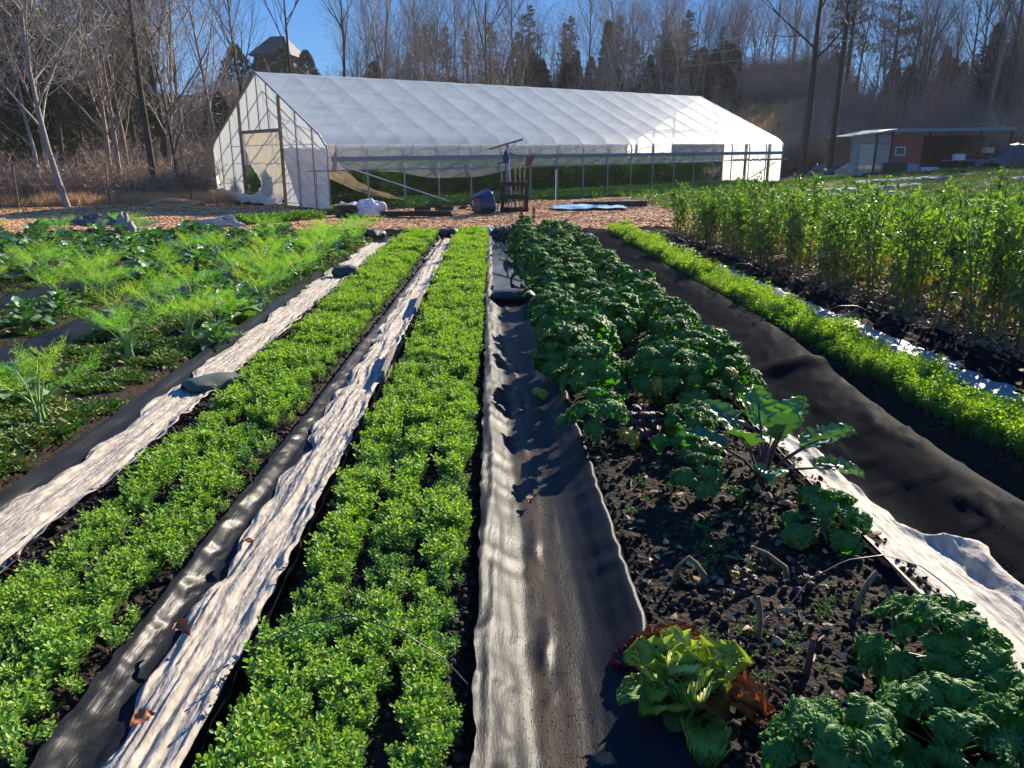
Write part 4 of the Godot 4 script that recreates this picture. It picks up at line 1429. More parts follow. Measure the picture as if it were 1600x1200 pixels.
	b.grid(70, 60, func(a, v):
		var hole: float = 1.05 * exp(-pow((v - 0.74) / 0.20, 2)) + 0.45 * sstep(0.06, 0.6, v) * sstep(1.0, 0.75, v)
		var left: float = 8.80 - minf(hole, 2.35)
		if v > 0.93:
			left = lerpf(left, 9.2, (v - 0.93) / 0.07)
		var t: float = lerpf(4.3, left, a)
		var pull: float = sin(a * 20.0 + v * 7.0 * (1 - a)) * 0.05 * (0.2 + v)
		return gpt(0.10 + pull + 0.05 * N1.get_noise_2d(t * 6, v * 6) - 0.35 * sstep(0.85, 1.0, v), t, lerpf(3.0, 0.03, v)))
	obj("door_film", b.mesh(M.gable_film_warm), g)
	b = MB.new()
	b.grid(90, 16, func(a, v):
		var t: float = lerpf(4.6, GH_W + 1.6, a)
		var h: float = 0.42 * sstep(0, 0.08, a) * sstep(1, 0.9, a) * (0.75 + 0.5 * N2.get_noise_1d(a * 16))
		var ang: float = v * PI
		return gpt(-0.25 - 0.35 * cos(ang) + 0.09 * N1.get_noise_2d(t * 5, v * 6), t, h * sin(ang) + 0.05 * N1.get_noise_2d(t * 6 + 9, v * 8) + 0.02))
	obj("loose_film", b.mesh(M.gable_film_warm), g)
	# fallen sheet inside behind the near corner
	b = MB.new()
	b.grid(60, 40, func(a, v):
		var u: float = 0.5 + 3.6 * v * v + 0.3 * a
		var t: float = lerpf(0.35, 4.6, a) * (1 - 0.35 * v)
		var y: float = lerpf(2.5 - 0.05 * a, 0.04, pow(v, 0.75)) + 0.07 * N1.get_noise_2d(a * 14, v * 8) + 0.25 * a * (1 - v)
		return gpt(u, t, y))
	obj("fallen_film", b.mesh(M.cream_film), g)
	b = MB.new()
	b.tube(PackedVector3Array([gpt(0.35, -0.07, EAVE - 0.3), gpt(0.25, -0.1, 1.9), gpt(0.2, -0.12, 1.45)]), PackedFloat32Array([0.03, 0.07, 0.10]), 8)
	obj("bunched_film", b.mesh(M.cloth), g)
	b = MB.new()
	b.rod(gpt(0.3, -0.12, 1.72), gpt(5.3, -0.75, 0.05), 0.024, 7)
	obj("side_brace", b.mesh(M.white_metal), g)
	# far gable: wooden studs and low white panels
	for t in [0.9, 2.6, 4.4, 8.6, 10.4, 12.0]:
		b = MB.new()
		b.bar(gpt(GH_L - 0.02, t, -0.1), gpt(GH_L - 0.02, t, gsec(t) - 0.05), 0.16, 0.10, Vector3.RIGHT)
		obj("stud", b.mesh(M.wood_yellow), g)
	for e in [[0.02, 0.85], [0.95, 2.55], [2.65, 4.35], [8.65, 13.0]]:
		b = MB.new()
		b.grid(6, 16, func(a, v):
			var t: float = lerpf(e[0], e[1], a)
			return gpt(GH_L + 0.05 + 0.03 * N2.get_noise_2d(t * 2, v * 4), t, lerpf(0.0, gsec(t), v)))
		obj("gable_film", b.mesh(M.gable_film), g)
	b = MB.new()
	b.grid(6, 10, func(a, v):
		var t: float = lerpf(4.45, 8.55, a)
		return gpt(GH_L + 0.05, t, lerpf(2.6, gsec(t), v)))
	obj("gable_film", b.mesh(M.gable_film), g)
	b = MB.new()
	b.rod(gpt(GH_L - 0.3, 0.2, 1.35), gpt(GH_L - 0.3, 2.5, 0.05), 0.025, 6)
	obj("side_brace", b.mesh(M.hip_metal), g)
	b = MB.new()
	b.bar(gpt(0, -0.02, 0.03), gpt(GH_L, -0.02, 0.03), 0.05, 0.14)
	obj("base_board", b.mesh(M.wood_dark), g)
	# crops inside
	var xf := Transform3D(Basis(Vector3.UP, yaw), GH)
	var bush := leafy_tuft(701, 0.55, 120, 0.19, [M.house_leaf, M.house_leaf_light])
	var low := leafy_tuft(702, 0.22, 60, 0.09, [M.house_leaf, M.house_leaf_light])
	var tall := []
	var small := []
	for i in 2100:
		var u := rr(1.0, 26.5)
		var row := rng.randi_range(0, 4)
		var t: float = [3.0, 5.0, 7.0, 9.0, 11.0][row] + rr(-0.35, 0.35)
		if u < 4.2 and t < 6.5:
			continue
		tall.append(xf * place(gpt(u, t, rr(0.1, 1.45)), rr(0, TAU), rr(0.5, 1.0), rr(0, 1.5)))
	for i in 1500:
		var u := rr(3.0, 29.0)
		var t: float = [0.75, 1.25, 1.9][rng.randi_range(0, 2)] + rr(-0.12, 0.12)
		small.append(xf * place(gpt(u, t, 0.02), rr(0, TAU), rr(0.7, 1.2)))
	for i in 1300:       # rows outside along the open side
		var u := rr(2.5, 36.0)
		var t: float = [-0.7, -1.3][i % 2] + rr(-0.2, 0.2)
		if u > 6.5 and u < 11.5 and t < -0.9:
			continue
		var q := xf * gpt(u, t, 0)
		q.y = ty(q.x, q.z)
		if q.x < 1.8 and q.x > -2.6 and t < -1.0:
			continue
		small.append(place(q, rr(0, TAU), rr(0.6, 1.2)))
	for i in 240:        # along the near gable's foot
		var q := Vector3(lerpf(-7.6, -5.5, rng.randf()), 0, 0)
		q.z = -22.9 - (q.x + 7.6) * 1.15 + rr(-0.2, 0.2)
		q.y = ty(q.x, q.z)
		small.append(place(q, rr(0, TAU), rr(0.7, 1.2)))
	for i in 120:
		var q := Vector3(rr(-5.6, -4.9), 0, rr(-28.6, -28.0))
		q.y = ty(q.x, q.z)
		small.append(place(q, rr(0, TAU), rr(0.8, 1.3)))
	var root := thing("greenhouse_crop", "tall dark green leafy crop filling the inside of the greenhouse", "crop", Vector3.ZERO, 0, "", "stuff")
	many("crop", bush, tall, root)
	root = thing("low_greens", "low bright green leaf crops in rows along the open greenhouse side", "leafy greens", Vector3.ZERO, 0, "", "stuff")
	many("greens", low, small, root)
	# field rows rising to the right behind the tall plants
	var far := []
	var far2 := []
	for i in 8000:
		var z := rr(-55, -21)
		var x := rr(6.5, 44)
		if x > -z * 0.74 or -(x + 6.15) * 0.6 - (z + 30.65) * 0.8 > -1.7:
			continue
		var r := fposmod(x * 0.8 - z * 0.6, 1.6)
		if r > 1.0:
			continue
		(far if rng.randf() < 0.7 else far2).append(place(at_ground(x, z) - Vector3(0, 0.06, 0), rr(0, TAU), rr(0.55, 1.15)))
	root = thing("field_greens", "low green crop rows on the rise in front of the shed", "leafy greens", Vector3.ZERO, 0, "", "stuff")
	many("greens", low, far, root)
	many("greens", leafy_tuft(703, 0.3, 50, 0.07, [M.leaf_yellow, M.house_leaf_light]), far2, root)
	for k in 5:
		b = MB.new()
		var x0 := [9.0, 11.5, 15.0, 20.0, 26.0][k] as float
		var z0 := [-27.0, -33.0, -38.0, -44.0, -40.0][k] as float
		b.grid(40, 4, func(a, v):
			var x: float = x0 + a * 6.0 + v * 0.3
			var z: float = z0 - a * 0.9 + v * 0.55
			return Vector3(x, land(x, z) + 0.04 + 0.12 * sin(PI * v) + 0.05 * N1.get_noise_2d(x * 4, z * 6), z))
		obj("row_cover", b.mesh(M.cloth), null, "white cover strip on the field behind the tall plants, " + ["nearest of five", "second of five from the front", "middle of five", "fourth of five, uphill", "rightmost of five"][k], "row cover")

func leafy_tuft(sd: int, r: float, n: int, l: float, ms: Array) -> ArrayMesh:
	rng.seed = sd
	var bs := [MB.new(), MB.new()]
	for i in n:
		var d := sph()
		d.y = absf(d.y)
		var o := d * r * pow(rng.randf(), 0.5)
		var e := (d + sph() * 0.8).normalized()
		bs[i % 2].leaf(o, e, e.cross(sph()).normalized(), l * rr(0.6, 1.2), l * rr(0.3, 0.6), 0.2)
	var am := ArrayMesh.new()
	bs[0].add_to(am, ms[0], false)
	bs[1].add_to(am, ms[1], false)
	return am

# ---------------------------------------------------------------- loose things
func crumpled_mound(sx: float, sy: float, sz: float, sd: float, rough: float, m: Material, nu := 40, nv := 20) -> ArrayMesh:
	var b := MB.new()
	b.grid(nu, nv, func(u, v):
		var a: float = u * TAU
		var r: float = sin(v * PI * 0.5)
		var d := Vector3(cos(a) * r, cos(v * PI * 0.5), sin(a) * r)
		var n: float = 1.0 + rough * (1.2 * N2.get_noise_3d(d.x * 3 + sd, d.y * 3, d.z * 3) + 0.5 * absf(N1.get_noise_3d(d.x * 9 + sd, d.y * 9, d.z * 9)))
		return Vector3(d.x * sx, d.y * sy - (0.02 if v > 0.99 else 0.0), d.z * sz) * n)
	return b.mesh(m)

func sandbag(x: float, z: float, l: float, w: float, h: float, yaw: float, m: Material, label: String, cat := "sandbag") -> void:
	var b := MB.new()
	b.grid(28, 14, func(u, v):
		var a: float = u * TAU
		var c: float = (v - 0.5) * 2
		var end: float = pow(maxf(0, 1 - pow(absf(c), 3.5)), 0.5)
		var k: float = 1.0 + 0.16 * N2.get_noise_3d(c * 3 + x, cos(a) * 2, sin(a) * 2 + z)
		return Vector3(c * l * 0.5, h * 0.42 + sin(a) * h * 0.5 * (0.25 + 0.75 * end) * k, cos(a) * w * 0.5 * (0.55 + 0.45 * end) * k))
	var t := thing("sandbag", label, cat, Vector3(x, 0.015, z), yaw)
	obj("bag", b.mesh(m), t)
	var n := MB.new()
	n.grid(8, 4, func(u, v): return Vector3(l * 0.5 + 0.09 * v - 0.03, h * 0.42 + 0.02 * sin(u * 17), (u - 0.5) * w * (0.4 + 0.35 * v)))
	obj("tied_end", n.mesh(m), t)

func hoop(pts: Array, label: String) -> void:
	var b := MB.new()
	var c := Curve3D.new()
	for i in pts.size():
		var tan: Vector3 = (pts[mini(i + 1, pts.size() - 1)] - pts[maxi(i - 1, 0)]) * 0.17
		c.add_point(pts[i], -tan, tan)
	var p := PackedVector3Array()
	var r := PackedFloat32Array()
	for i in 33:
		p.append(c.sample_baked(c.get_baked_length() * i / 32.0))
		r.append(0.0022)
	b.tube(p, r, 5)
	obj("wire_hoop", b.mesh(M.wire), null, label, "wire hoop")

func build_things() -> void:
	rng.seed = 91
	sandbag(-2.02, -5.45, 0.42, 0.26, 0.13, 0.7, M.bag_green, "grey green sandbag pinning the crinkled cover beside the fennel bed")
	sandbag(-2.12, -11.4, 0.40, 0.26, 0.20, 0.4, M.bag_dark, "dark sandbag on the crinkled cover, farther of the two beside the fennel bed")
	sandbag(0.27, -9.25, 0.52, 0.30, 0.17, 0.15, M.bag_black, "black green sandbag at the near end of the puddle")
	sandbag(-0.95, -18.0, 0.45, 0.34, 0.25, 0.3, M.bag_black, "black bag at the far end of the path left of the centre bed")
	sandbag(-2.6, -17.8, 0.5, 0.34, 0.24, 0.9, M.bag_dark, "dark grey bag at the far end of the crinkled cover")
	for e in [[0.32, -18.2, 0.30, 0.24, M.bag_black, "black and white bundle of plastic at the far end of the puddle path"], [0.02, -18.7, 0.26, 0.20, M.bundle_white, "small pale bundle of plastic at the far end of the centre bed"]]:
		obj("plastic_bundle", crumpled_mound(e[2], e[3], e[2] * 0.8, e[0] * 9, 0.5, e[4]), null, e[5], "plastic bundle").position = at_ground(e[0], e[1])
	var cr := MB.new()
	for k in 9:
		var a := k * 0.7
		cr.grid(3, 10, func(u, v): return Vector3(0.32 + cos(a) * 0.27 * sin(v * 2.8) + u * 0.05, 0.03 + 0.27 * sin(v * PI * 0.9), -18.15 + sin(a) * 0.25 * sin(v * 2.8) + u * 0.04))
	obj("plastic_scrap", cr.mesh(M.bundle_white), null, "torn white plastic strips draped over the black bundle by the puddle", "plastic scrap")
	# puddle
	var b := MB.new()
	b.grid(20, 60, func(u, v):
		var z: float = lerpf(-9.6, -17.7, v)
		var e: float = 0.02 * N2.get_noise_1d(z * 9)
		return Vector3(lerpf(0.035 + e, 0.51 + e * 0.5, u), 0.058, z))
	obj("puddle", b.mesh(M.water), null, "", "", "", "structure")
	b = MB.new()
	b.grid(10, 40, func(u, v):
		var z: float = lerpf(-10.5, -16.5, v)
		var e: float = 0.07 * N2.get_noise_1d(z * 6 + 40)
		return Vector3(lerpf(3.62 + e, 3.92 + e * 2, u), 0.044, z))
	obj("puddle", b.mesh(M.water), null, "", "", "", "structure")
	# boards and fabric hem along the centre bed's left edge
	for e in [[-0.79, -5.45, -0.815, -6.3, "weathered board edge left of centre bed, nearer of two"], [-0.80, -8.1, -0.83, -9.3, "weathered board edge left of centre bed, farther of two"]]:
		b = MB.new()
		b.bar(Vector3(e[0], 0.07, e[1]), Vector3(e[2], 0.07, e[3]), 0.025, 0.17)
		obj("board", b.mesh(M.board_grey), null, e[4], "board")
	# wire hoops
	hoop([Vector3(-0.77, 0.0, -2.12), Vector3(-0.71, 0.15, -2.11), Vector3(-0.44, 0.27, -2.08), Vector3(-0.15, 0.17, -2.0), Vector3(-0.02, 0.0, -1.96)], "thin wire hoop arching over the near part of the centre bed")
	hoop([Vector3(0.78, 0.02, -1.78), Vector3(0.83, 0.16, -2.0), Vector3(1.05, 0.27, -2.25), Vector3(1.35, 0.30, -2.35), Vector3(1.56, 0.2, -2.28), Vector3(1.64, 0.0, -2.2)], "wire hoop arching over the stumps and white cover by the largest kale")
	hoop([Vector3(-0.78, 0.0, -7.4), Vector3(-0.66, 0.26, -7.4), Vector3(-0.4, 0.33, -7.35), Vector3(-0.15, 0.22, -7.3), Vector3(-0.04, 0.0, -7.3)], "thin wire hoop over the middle of the centre bed")
	hoop([Vector3(2.78, 0, -6.6), Vector3(2.95, 0.33, -6.7), Vector3(3.3, 0.38, -6.8), Vector3(3.62, 0.2, -6.9), Vector3(3.75, 0, -6.9)], "wire hoop over the right shoot bed, nearest of three")
	hoop([Vector3(2.78, 0, -9.6), Vector3(2.95, 0.34, -9.7), Vector3(3.3, 0.40, -9.8), Vector3(3.6, 0.2, -9.9), Vector3(3.72, 0, -9.9)], "wire hoop over the right shoot bed, middle of three")
	hoop([Vector3(2.78, 0, -13.6), Vector3(2.95, 0.34, -13.6), Vector3(3.3, 0.40, -13.7), Vector3(3.6, 0.2, -13.7), Vector3(3.72, 0, -13.7)], "wire hoop over the right shoot bed, farthest of three")
	hoop([Vector3(3.8, 0.02, -7.3), Vector3(4.0, 0.12, -7.2), Vector3(4.3, 0.16, -6.5), Vector3(4.2, 0.05, -6.0)], "pale bent hoop lying on the dark path at right")
	# cut stumps on the bare soil
	var st := [[0.80, -2.62, 0.11, 0.5, true, "pale forked dead stump bent over, left on the bare soil"], [0.90, -2.27, 0.15, 0.05, false, "upright grey cut stump in the middle of bare soil"], [1.12, -2.66, 0.13, 0.9, false, "leaning pale cut stump pointing up left on bare soil"], [1.32, -2.42, 0.15, -0.35, false, "thick cut stump by the black edge of the white cover"], [0.98, -2.05, 0.13, -0.1, false, "thin dark stalk near the pale upright stump"]]
	for e in st:
		b = MB.new()
		var h: float = e[2]
		var l: float = e[3]
		b.tube(PackedVector3Array([Vector3(0.3 * l * h, -0.03, 0), Vector3(0.1 * l * h, h * 0.4, 0.01), Vector3(-0.5 * l * h, h * 0.8, 0), Vector3(-l * h, h, -0.01)]), PackedFloat32Array([0.013, 0.011, 0.010, 0.008]), 7, true)
		if e[4]:
			for k in 3:
				b.tube(PackedVector3Array([Vector3(-l * h, h, 0), Vector3(-l * h - 0.03 - 0.01 * k, h * 0.75, 0.01 * k), Vector3(-l * h - 0.05 - 0.014 * k, 0.0, 0.02 * k)]), PackedFloat32Array([0.008, 0.006, 0.003]), 5)
		obj("cut_stump", b.mesh(M.stump if e[2] != 0.13 or e[3] > 0 else M.purple_stalk), null, e[5], "stump").position = at_ground(e[0], e[1])
	# leaves on the cloth and fabric
	var lf := [[-1.03, -2.29, 0.09, "curled orange brown dead leaf on the black film edge, middle of three"], [-0.985, -1.85, 0.075, "brown oval dead leaf on the white cover nearest the viewer"], [-1.01, -2.9, 0.07, "pale reddish dead leaf at the white cover's left edge"], [0.20, -3.42, 0.09, "dry curled brown leaf on the dusty path fabric"], [0.30, -1.72, 0.07, "dead leaf on the dusty path at the bottom of picture"]]
	for i in lf.size():
		var e: Array = lf[i]
		b = MB.new()
		b.grid(6, 10, func(u, v):
			var s: float = u * 2 - 1
			return Vector3(s * 0.28 * sin(PI * pow(v, 0.8)) * (1 + 0.25 * sin(v * 25 + i)), 0.16 * s * s + 0.22 * sin(v * 3.0) + 0.05 * sin(v * 12), v - 0.5) * e[2])
		var o := obj("dead_leaf", b.mesh(M.dead_leaf if i < 3 else M.dry_brown), null, e[3], "leaf")
		o.position = Vector3(e[0], 0.085 if i < 3 else 0.03, e[1])
		o.rotation = Vector3(0.1, 0.8 + i * 1.7, 0.35)
	# yellow wilted leaves at the fabric edge by the kale
	var yl := kale_leaf(170, 18, 18, 1.2, M.leaf_yellow)
	var ys := [[0.30, -5.25, 0.06, "cluster leaf of yellow wilted kale lying on the dark path"], [0.66, -7.3, 0.10, "yellow kale leaf low at the left side of the dense kale"], [0.72, -5.9, 0.30, "bright yellow leaf among kale left of a gap in the row"], [1.52, -4.75, 0.34, "bright yellow kale leaf at the right edge of the kale bed"], [1.02, -4.85, 0.10, "yellowed curled leaf under kale plants mid bed"]]
	for i in ys.size():
		var e: Array = ys[i]
		var o := obj("yellow_leaf", yl, null, e[3], "leaf")
		o.transform = Transform3D((Basis(Vector3.UP, i * 1.9 + 1.2) * Basis(Vector3.RIGHT, 0.2)).scaled_local(Vector3.ONE * (0.2 if i < 2 else 0.11)), Vector3(e[0], e[2], e[1]))
	# white cone of cloth in the left field
	obj("cloth_cone", crumpled_mound(0.22, 0.55, 0.22, 3.0, 0.25, M.cloth), null, "peaked white cloth standing among the far left brassicas", "cloth").position = at_ground(-8.0, -17.4)
	obj("cloth_scrap", crumpled_mound(0.3, 0.14, 0.2, 8.0, 0.4, M.cloth), null, "crumpled white cloth scrap low among the left brassicas", "cloth").position = at_ground(-6.5, -16.0)
	# black tarp on the mulch at left
	b = MB.new()
	b.grid(70, 34, func(u, v):
		var x: float = lerpf(-13.1, -9.7, u)
		var z: float = lerpf(-22.2, -23.6, v) + 0.25 * N2.get_noise_1d(x * 3)
		var e: float = sin(PI * u) * sin(PI * v)
		return Vector3(x, land(x, z) + 0.02 + 0.10 * pow(maxf(e, 0), 0.5) + 0.16 * e * (1 - absf(N2.get_noise_2d(x * 4, z * 4))) + 0.06 * N1.get_noise_2d(x * 7, z * 7) * e, z))
	obj("tarp", b.mesh(M.tarp_black), null, "black crumpled tarp lying on the wood chips at left", "tarp")
	obj("cloth_bundle", crumpled_mound(0.55, 0.24, 0.3, 6.0, 0.4, M.cloth_grey), null, "grey white crumpled cloth at the left end of the greens by the greenhouse", "cloth").position = at_ground(-7.75, -22.8)
	# heap near the gable corner: dark crate, cloth bundle, board, trays
	var t := thing("crate", "dark square crate beside the white cloth bundle below the greenhouse corner", "crate", at_ground(-4.75, -26.4), 0.5)
	b = MB.new()
	b.box(Transform3D(Basis(), Vector3(0, 0.03, 0)), Vector3(0.7, 0.04, 0.5))
	obj("bottom", b.mesh(M.wood_dark), t)
	for e in [[0.0, 0.24, 0.7, 0.03], [0.0, -0.24, 0.7, 0.03], [0.34, 0.0, 0.03, 0.45], [-0.34, 0.0, 0.03, 0.45]]:
		for k in 2:
			b = MB.new()
			b.box(Transform3D(Basis(), Vector3(e[0], 0.14 + 0.17 * k, e[1])), Vector3(e[2], 0.15, e[3]))
			obj("slat", b.mesh(M.wood_dark), t)
	obj("cloth_bundle", crumpled_mound(0.55, 0.46, 0.4, 1.0, 0.3, M.bundle_white, 56, 28), null, "rumpled white cloth bundle on the board below the greenhouse corner", "cloth").position = at_ground(-4.05, -26.5) + Vector3(0, 0.08, 0)
	obj("cloth_bundle", crumpled_mound(0.6, 0.42, 0.45, 11.0, 0.3, M.cream_cloth, 40, 20), null, "cream cloth heap against the greenhouse corner post", "cloth").position = at_ground(-5.2, -28.9)
	b = MB.new()
	b.box(Transform3D(Basis(Vector3.UP, -0.09), Vector3(-2.75, 0.10, -26.5)), Vector3(3.0, 0.16, 0.5))
	obj("plank_bed", b.mesh(M.wood_dark), null, "low dark wooden platform between cloth bundle and black trays", "platform")
	for k in 3:
		t = thing("seed_tray", "black plastic tray on the wooden platform, " + ["left of three", "middle of three, on top", "right of three near the wheelbarrow"][k], "tray", Vector3(-2.25 + 0.36 * k, 0.20 + (0.09 if k == 1 else 0.0), -26.45), 0.2 * k)
		b = MB.new()
		b.box(Transform3D(Basis(), Vector3(0, 0.01, 0)), Vector3(0.5, 0.02, 0.3))
		obj("bottom", b.mesh(M.bag_black), t)
		for e in [[0.0, 0.15, 0.54, 0.02], [0.0, -0.15, 0.54, 0.02], [0.26, 0.0, 0.02, 0.28], [-0.26, 0.0, 0.02, 0.28]]:
			b = MB.new()
			b.box(Transform3D(Basis(), Vector3(e[0], 0.07, e[1])), Vector3(e[2], 0.12, e[3]))
			obj("side", b.mesh(M.bag_black), t)
	build_wheelbarrow()
	build_tool_crate()
	# blue flattened pool liner and dark edging on the mulch
	b = MB.new()
	b.grid(40, 10, func(u, v):
		var x: float = lerpf(2.3, 5.0, u)
		var z: float = lerpf(-28.2, -29.7, v) - 0.1 * u
		return Vector3(x, land(x, z) + 0.05 + 0.10 * sin(PI * v) * (0.5 + 0.5 * sin(u * 5)) + 0.03 * N1.get_noise_2d(x * 6, z * 6), z))
	obj("tarp", b.mesh(M.tarp_blue), null, "pale blue plastic sheet lying flat right of the tool crate", "plastic sheet")
	b = MB.new()
	b.bar(at_ground(3.2, -30.4) + Vector3(0, 0.08, 0), at_ground(6.0, -30.1) + Vector3(0, 0.10, 0), 0.3, 0.2)
	obj("black_roll", b.mesh(M.bag_black), null, "black roll of fabric lying behind the blue sheet", "fabric roll")
	b = MB.new()
	b.rod(Vector3(2.55, 0, -30.7), Vector3(2.55, 1.5, -30.7), 0.02, 6)
	obj("stake", b.mesh(M.white_metal), null, "thin pale stake in front of the greenhouse right of the crate", "stake")
	# fence at the wood's edge
	for k in 4:
		b = MB.new()
		var x: float = [-22.5, -19.8, -16.4, -13.2][k]
		var z: float = -34.6 - (x + 16.4) * 0.25
		b.rod(Vector3(0, -0.2, 0), Vector3(0.02, 1.75, 0), 0.035, 6)
		obj("fence_post", b.mesh(M.rust), null, "thin rusty fence post before the wood, " + ["leftmost of four", "second from left of four", "third from left, beyond the pale tree", "rightmost of four, by the greenhouse"][k], "fence post").position = at_ground(x, z)
	for k in 3:
		b = MB.new()
		var p := PackedVector3Array()
		var r := PackedFloat32Array()
		for i in 24:
			var x := lerpf(-26, -12.6, i / 23.0)
			p.append(at_ground(x, -34.6 - (x + 16.4) * 0.25) + Vector3(0, 0.45 + 0.5 * k - 0.02 * sin(i), 0))
			r.append(0.006)
		b.tube(p, r, 4)
		obj("fence_wire", b.mesh(M.wire_grey), null, ["lowest", "middle", "topmost"][k] + " wire of the thin fence before the left wood", "fence wire")
	b = MB.new()
	b.rod(at_ground(-16.6, -40.2) + Vector3(0, 0.9, 0), at_ground(-14.2, -41.4) + Vector3(0, 1.1, 0), 0.05, 6)
	obj("white_pipe", b.mesh(M.white_metal), null, "white pipe sticking out left of the greenhouse's back corner", "pipe")
	obj("mulch_heap", crumpled_mound(1.3, 0.32, 0.8, 14.0, 0.25, M.chip_brown), null, "low heap of brown mulch before the left end of the greenhouse", "mulch heap").position = at_ground(-13.6, -34.5)

func build_wheelbarrow() -> void:
	# tipped on its side, the tub's underside toward the viewer
	var t := thing("wheelbarrow", "blue wheelbarrow tipped on its side beside the tool crate", "wheelbarrow", at_ground(-0.50, -26.8) + Vector3(0, 0.34, 0))
	var tx := Vector3(0.42, 0.10, 0.90).normalized()
	var tz := tx.cross(Vector3(0.9, 0.22, -0.42)).normalized()
	t.basis = Basis(tx, tz.cross(tx), tz)
	var b := MB.new()
	# tub: a deep tray with rounded corners, opening along -Y after tipping
	b.grid(40, 16, func(u, v):
		var a: float = u * TAU
		var n: float = 3.2
		var cx: float = signf(cos(a)) * pow(absf(cos(a)), 2.0 / n)
		var cz: float = signf(sin(a)) * pow(absf(sin(a)), 2.0 / n)
		var k: float
		var y: float
		if v < 0.4:
			k = v / 0.4 * 0.72
			y = 0.0
		else:
			k = lerpf(0.72, 1.0, (v - 0.4) / 0.6)
			y = (v - 0.4) / 0.6 * 0.42
		return Vector3(cx * 0.62 * k + 0.06 * k, y, cz * 0.40 * k))
	obj("tub", b.mesh(M.barrow_blue), t)
	b = MB.new()
	var p := PackedVector3Array()
	var r := PackedFloat32Array()
	for i in 33:
		var a := TAU * i / 32
		p.append(Vector3(signf(cos(a)) * pow(absf(cos(a)), 0.62) * 0.62 + 0.06, 0.42, signf(sin(a)) * pow(absf(sin(a)), 0.62) * 0.40))
		r.append(0.016)
	b.tube(p, r, 6)
	obj("rim", b.mesh(M.barrow_rim), t)
	b = MB.new()
	b.box(Transform3D(Basis(), Vector3(-0.12, -0.004, 0.10)), Vector3(0.16, 0.006, 0.20))
	obj("sticker", b.mesh(M.sticker), t)
	for s in [-1, 1]:
		b = MB.new()
		b.tube(PackedVector3Array([Vector3(-0.78, -0.05, 0.07 * s), Vector3(0.1, -0.05, 0.22 * s), Vector3(0.85, 0.08, 0.30 * s)]), PackedFloat32Array([0.018, 0.018, 0.018]), 7, true)
		obj("handle", b.mesh(M.wood_dark), t)
		b = MB.new()
		b.tube(PackedVector3Array([Vector3(0.15, -0.05, 0.22 * s), Vector3(0.28, -0.34, 0.24 * s), Vector3(0.42, -0.05, 0.26 * s)]), PackedFloat32Array([0.014, 0.014, 0.014]), 6)
		obj("leg", b.mesh(M.rust), t)
	b = MB.new()
	var w := TorusMesh.new()
	w.inner_radius = 0.12
	w.outer_radius = 0.2
	w.rings = 28
	w.ring_segments = 12
	w.material = M.rubber
	var o := obj("wheel", w, t)
	o.position = Vector3(-0.72, -0.12, 0)
	o.rotation = Vector3(PI / 2, 0, 0)
	b.rod(Vector3(0, -0.09, 0), Vector3(0, 0.09, 0), 0.025, 8)
	for k in 4:
		b.rod(Vector3.ZERO, Vector3(cos(k * PI / 2), 0, sin(k * PI / 2)) * 0.13, 0.01, 5)
	obj("hub", b.mesh(M.rust), o)

func tool(called: String, label: String, cat: String, foot: Vector3, top: Vector3, handle: Material, head: Callable) -> void:
	var t := thing(called, label, cat, foot)
	var b := MB.new()
	b.rod(Vector3.ZERO, top - foot, 0.022, 7)
	obj("handle", b.mesh(handle), t)
	head.call(t, top - foot)

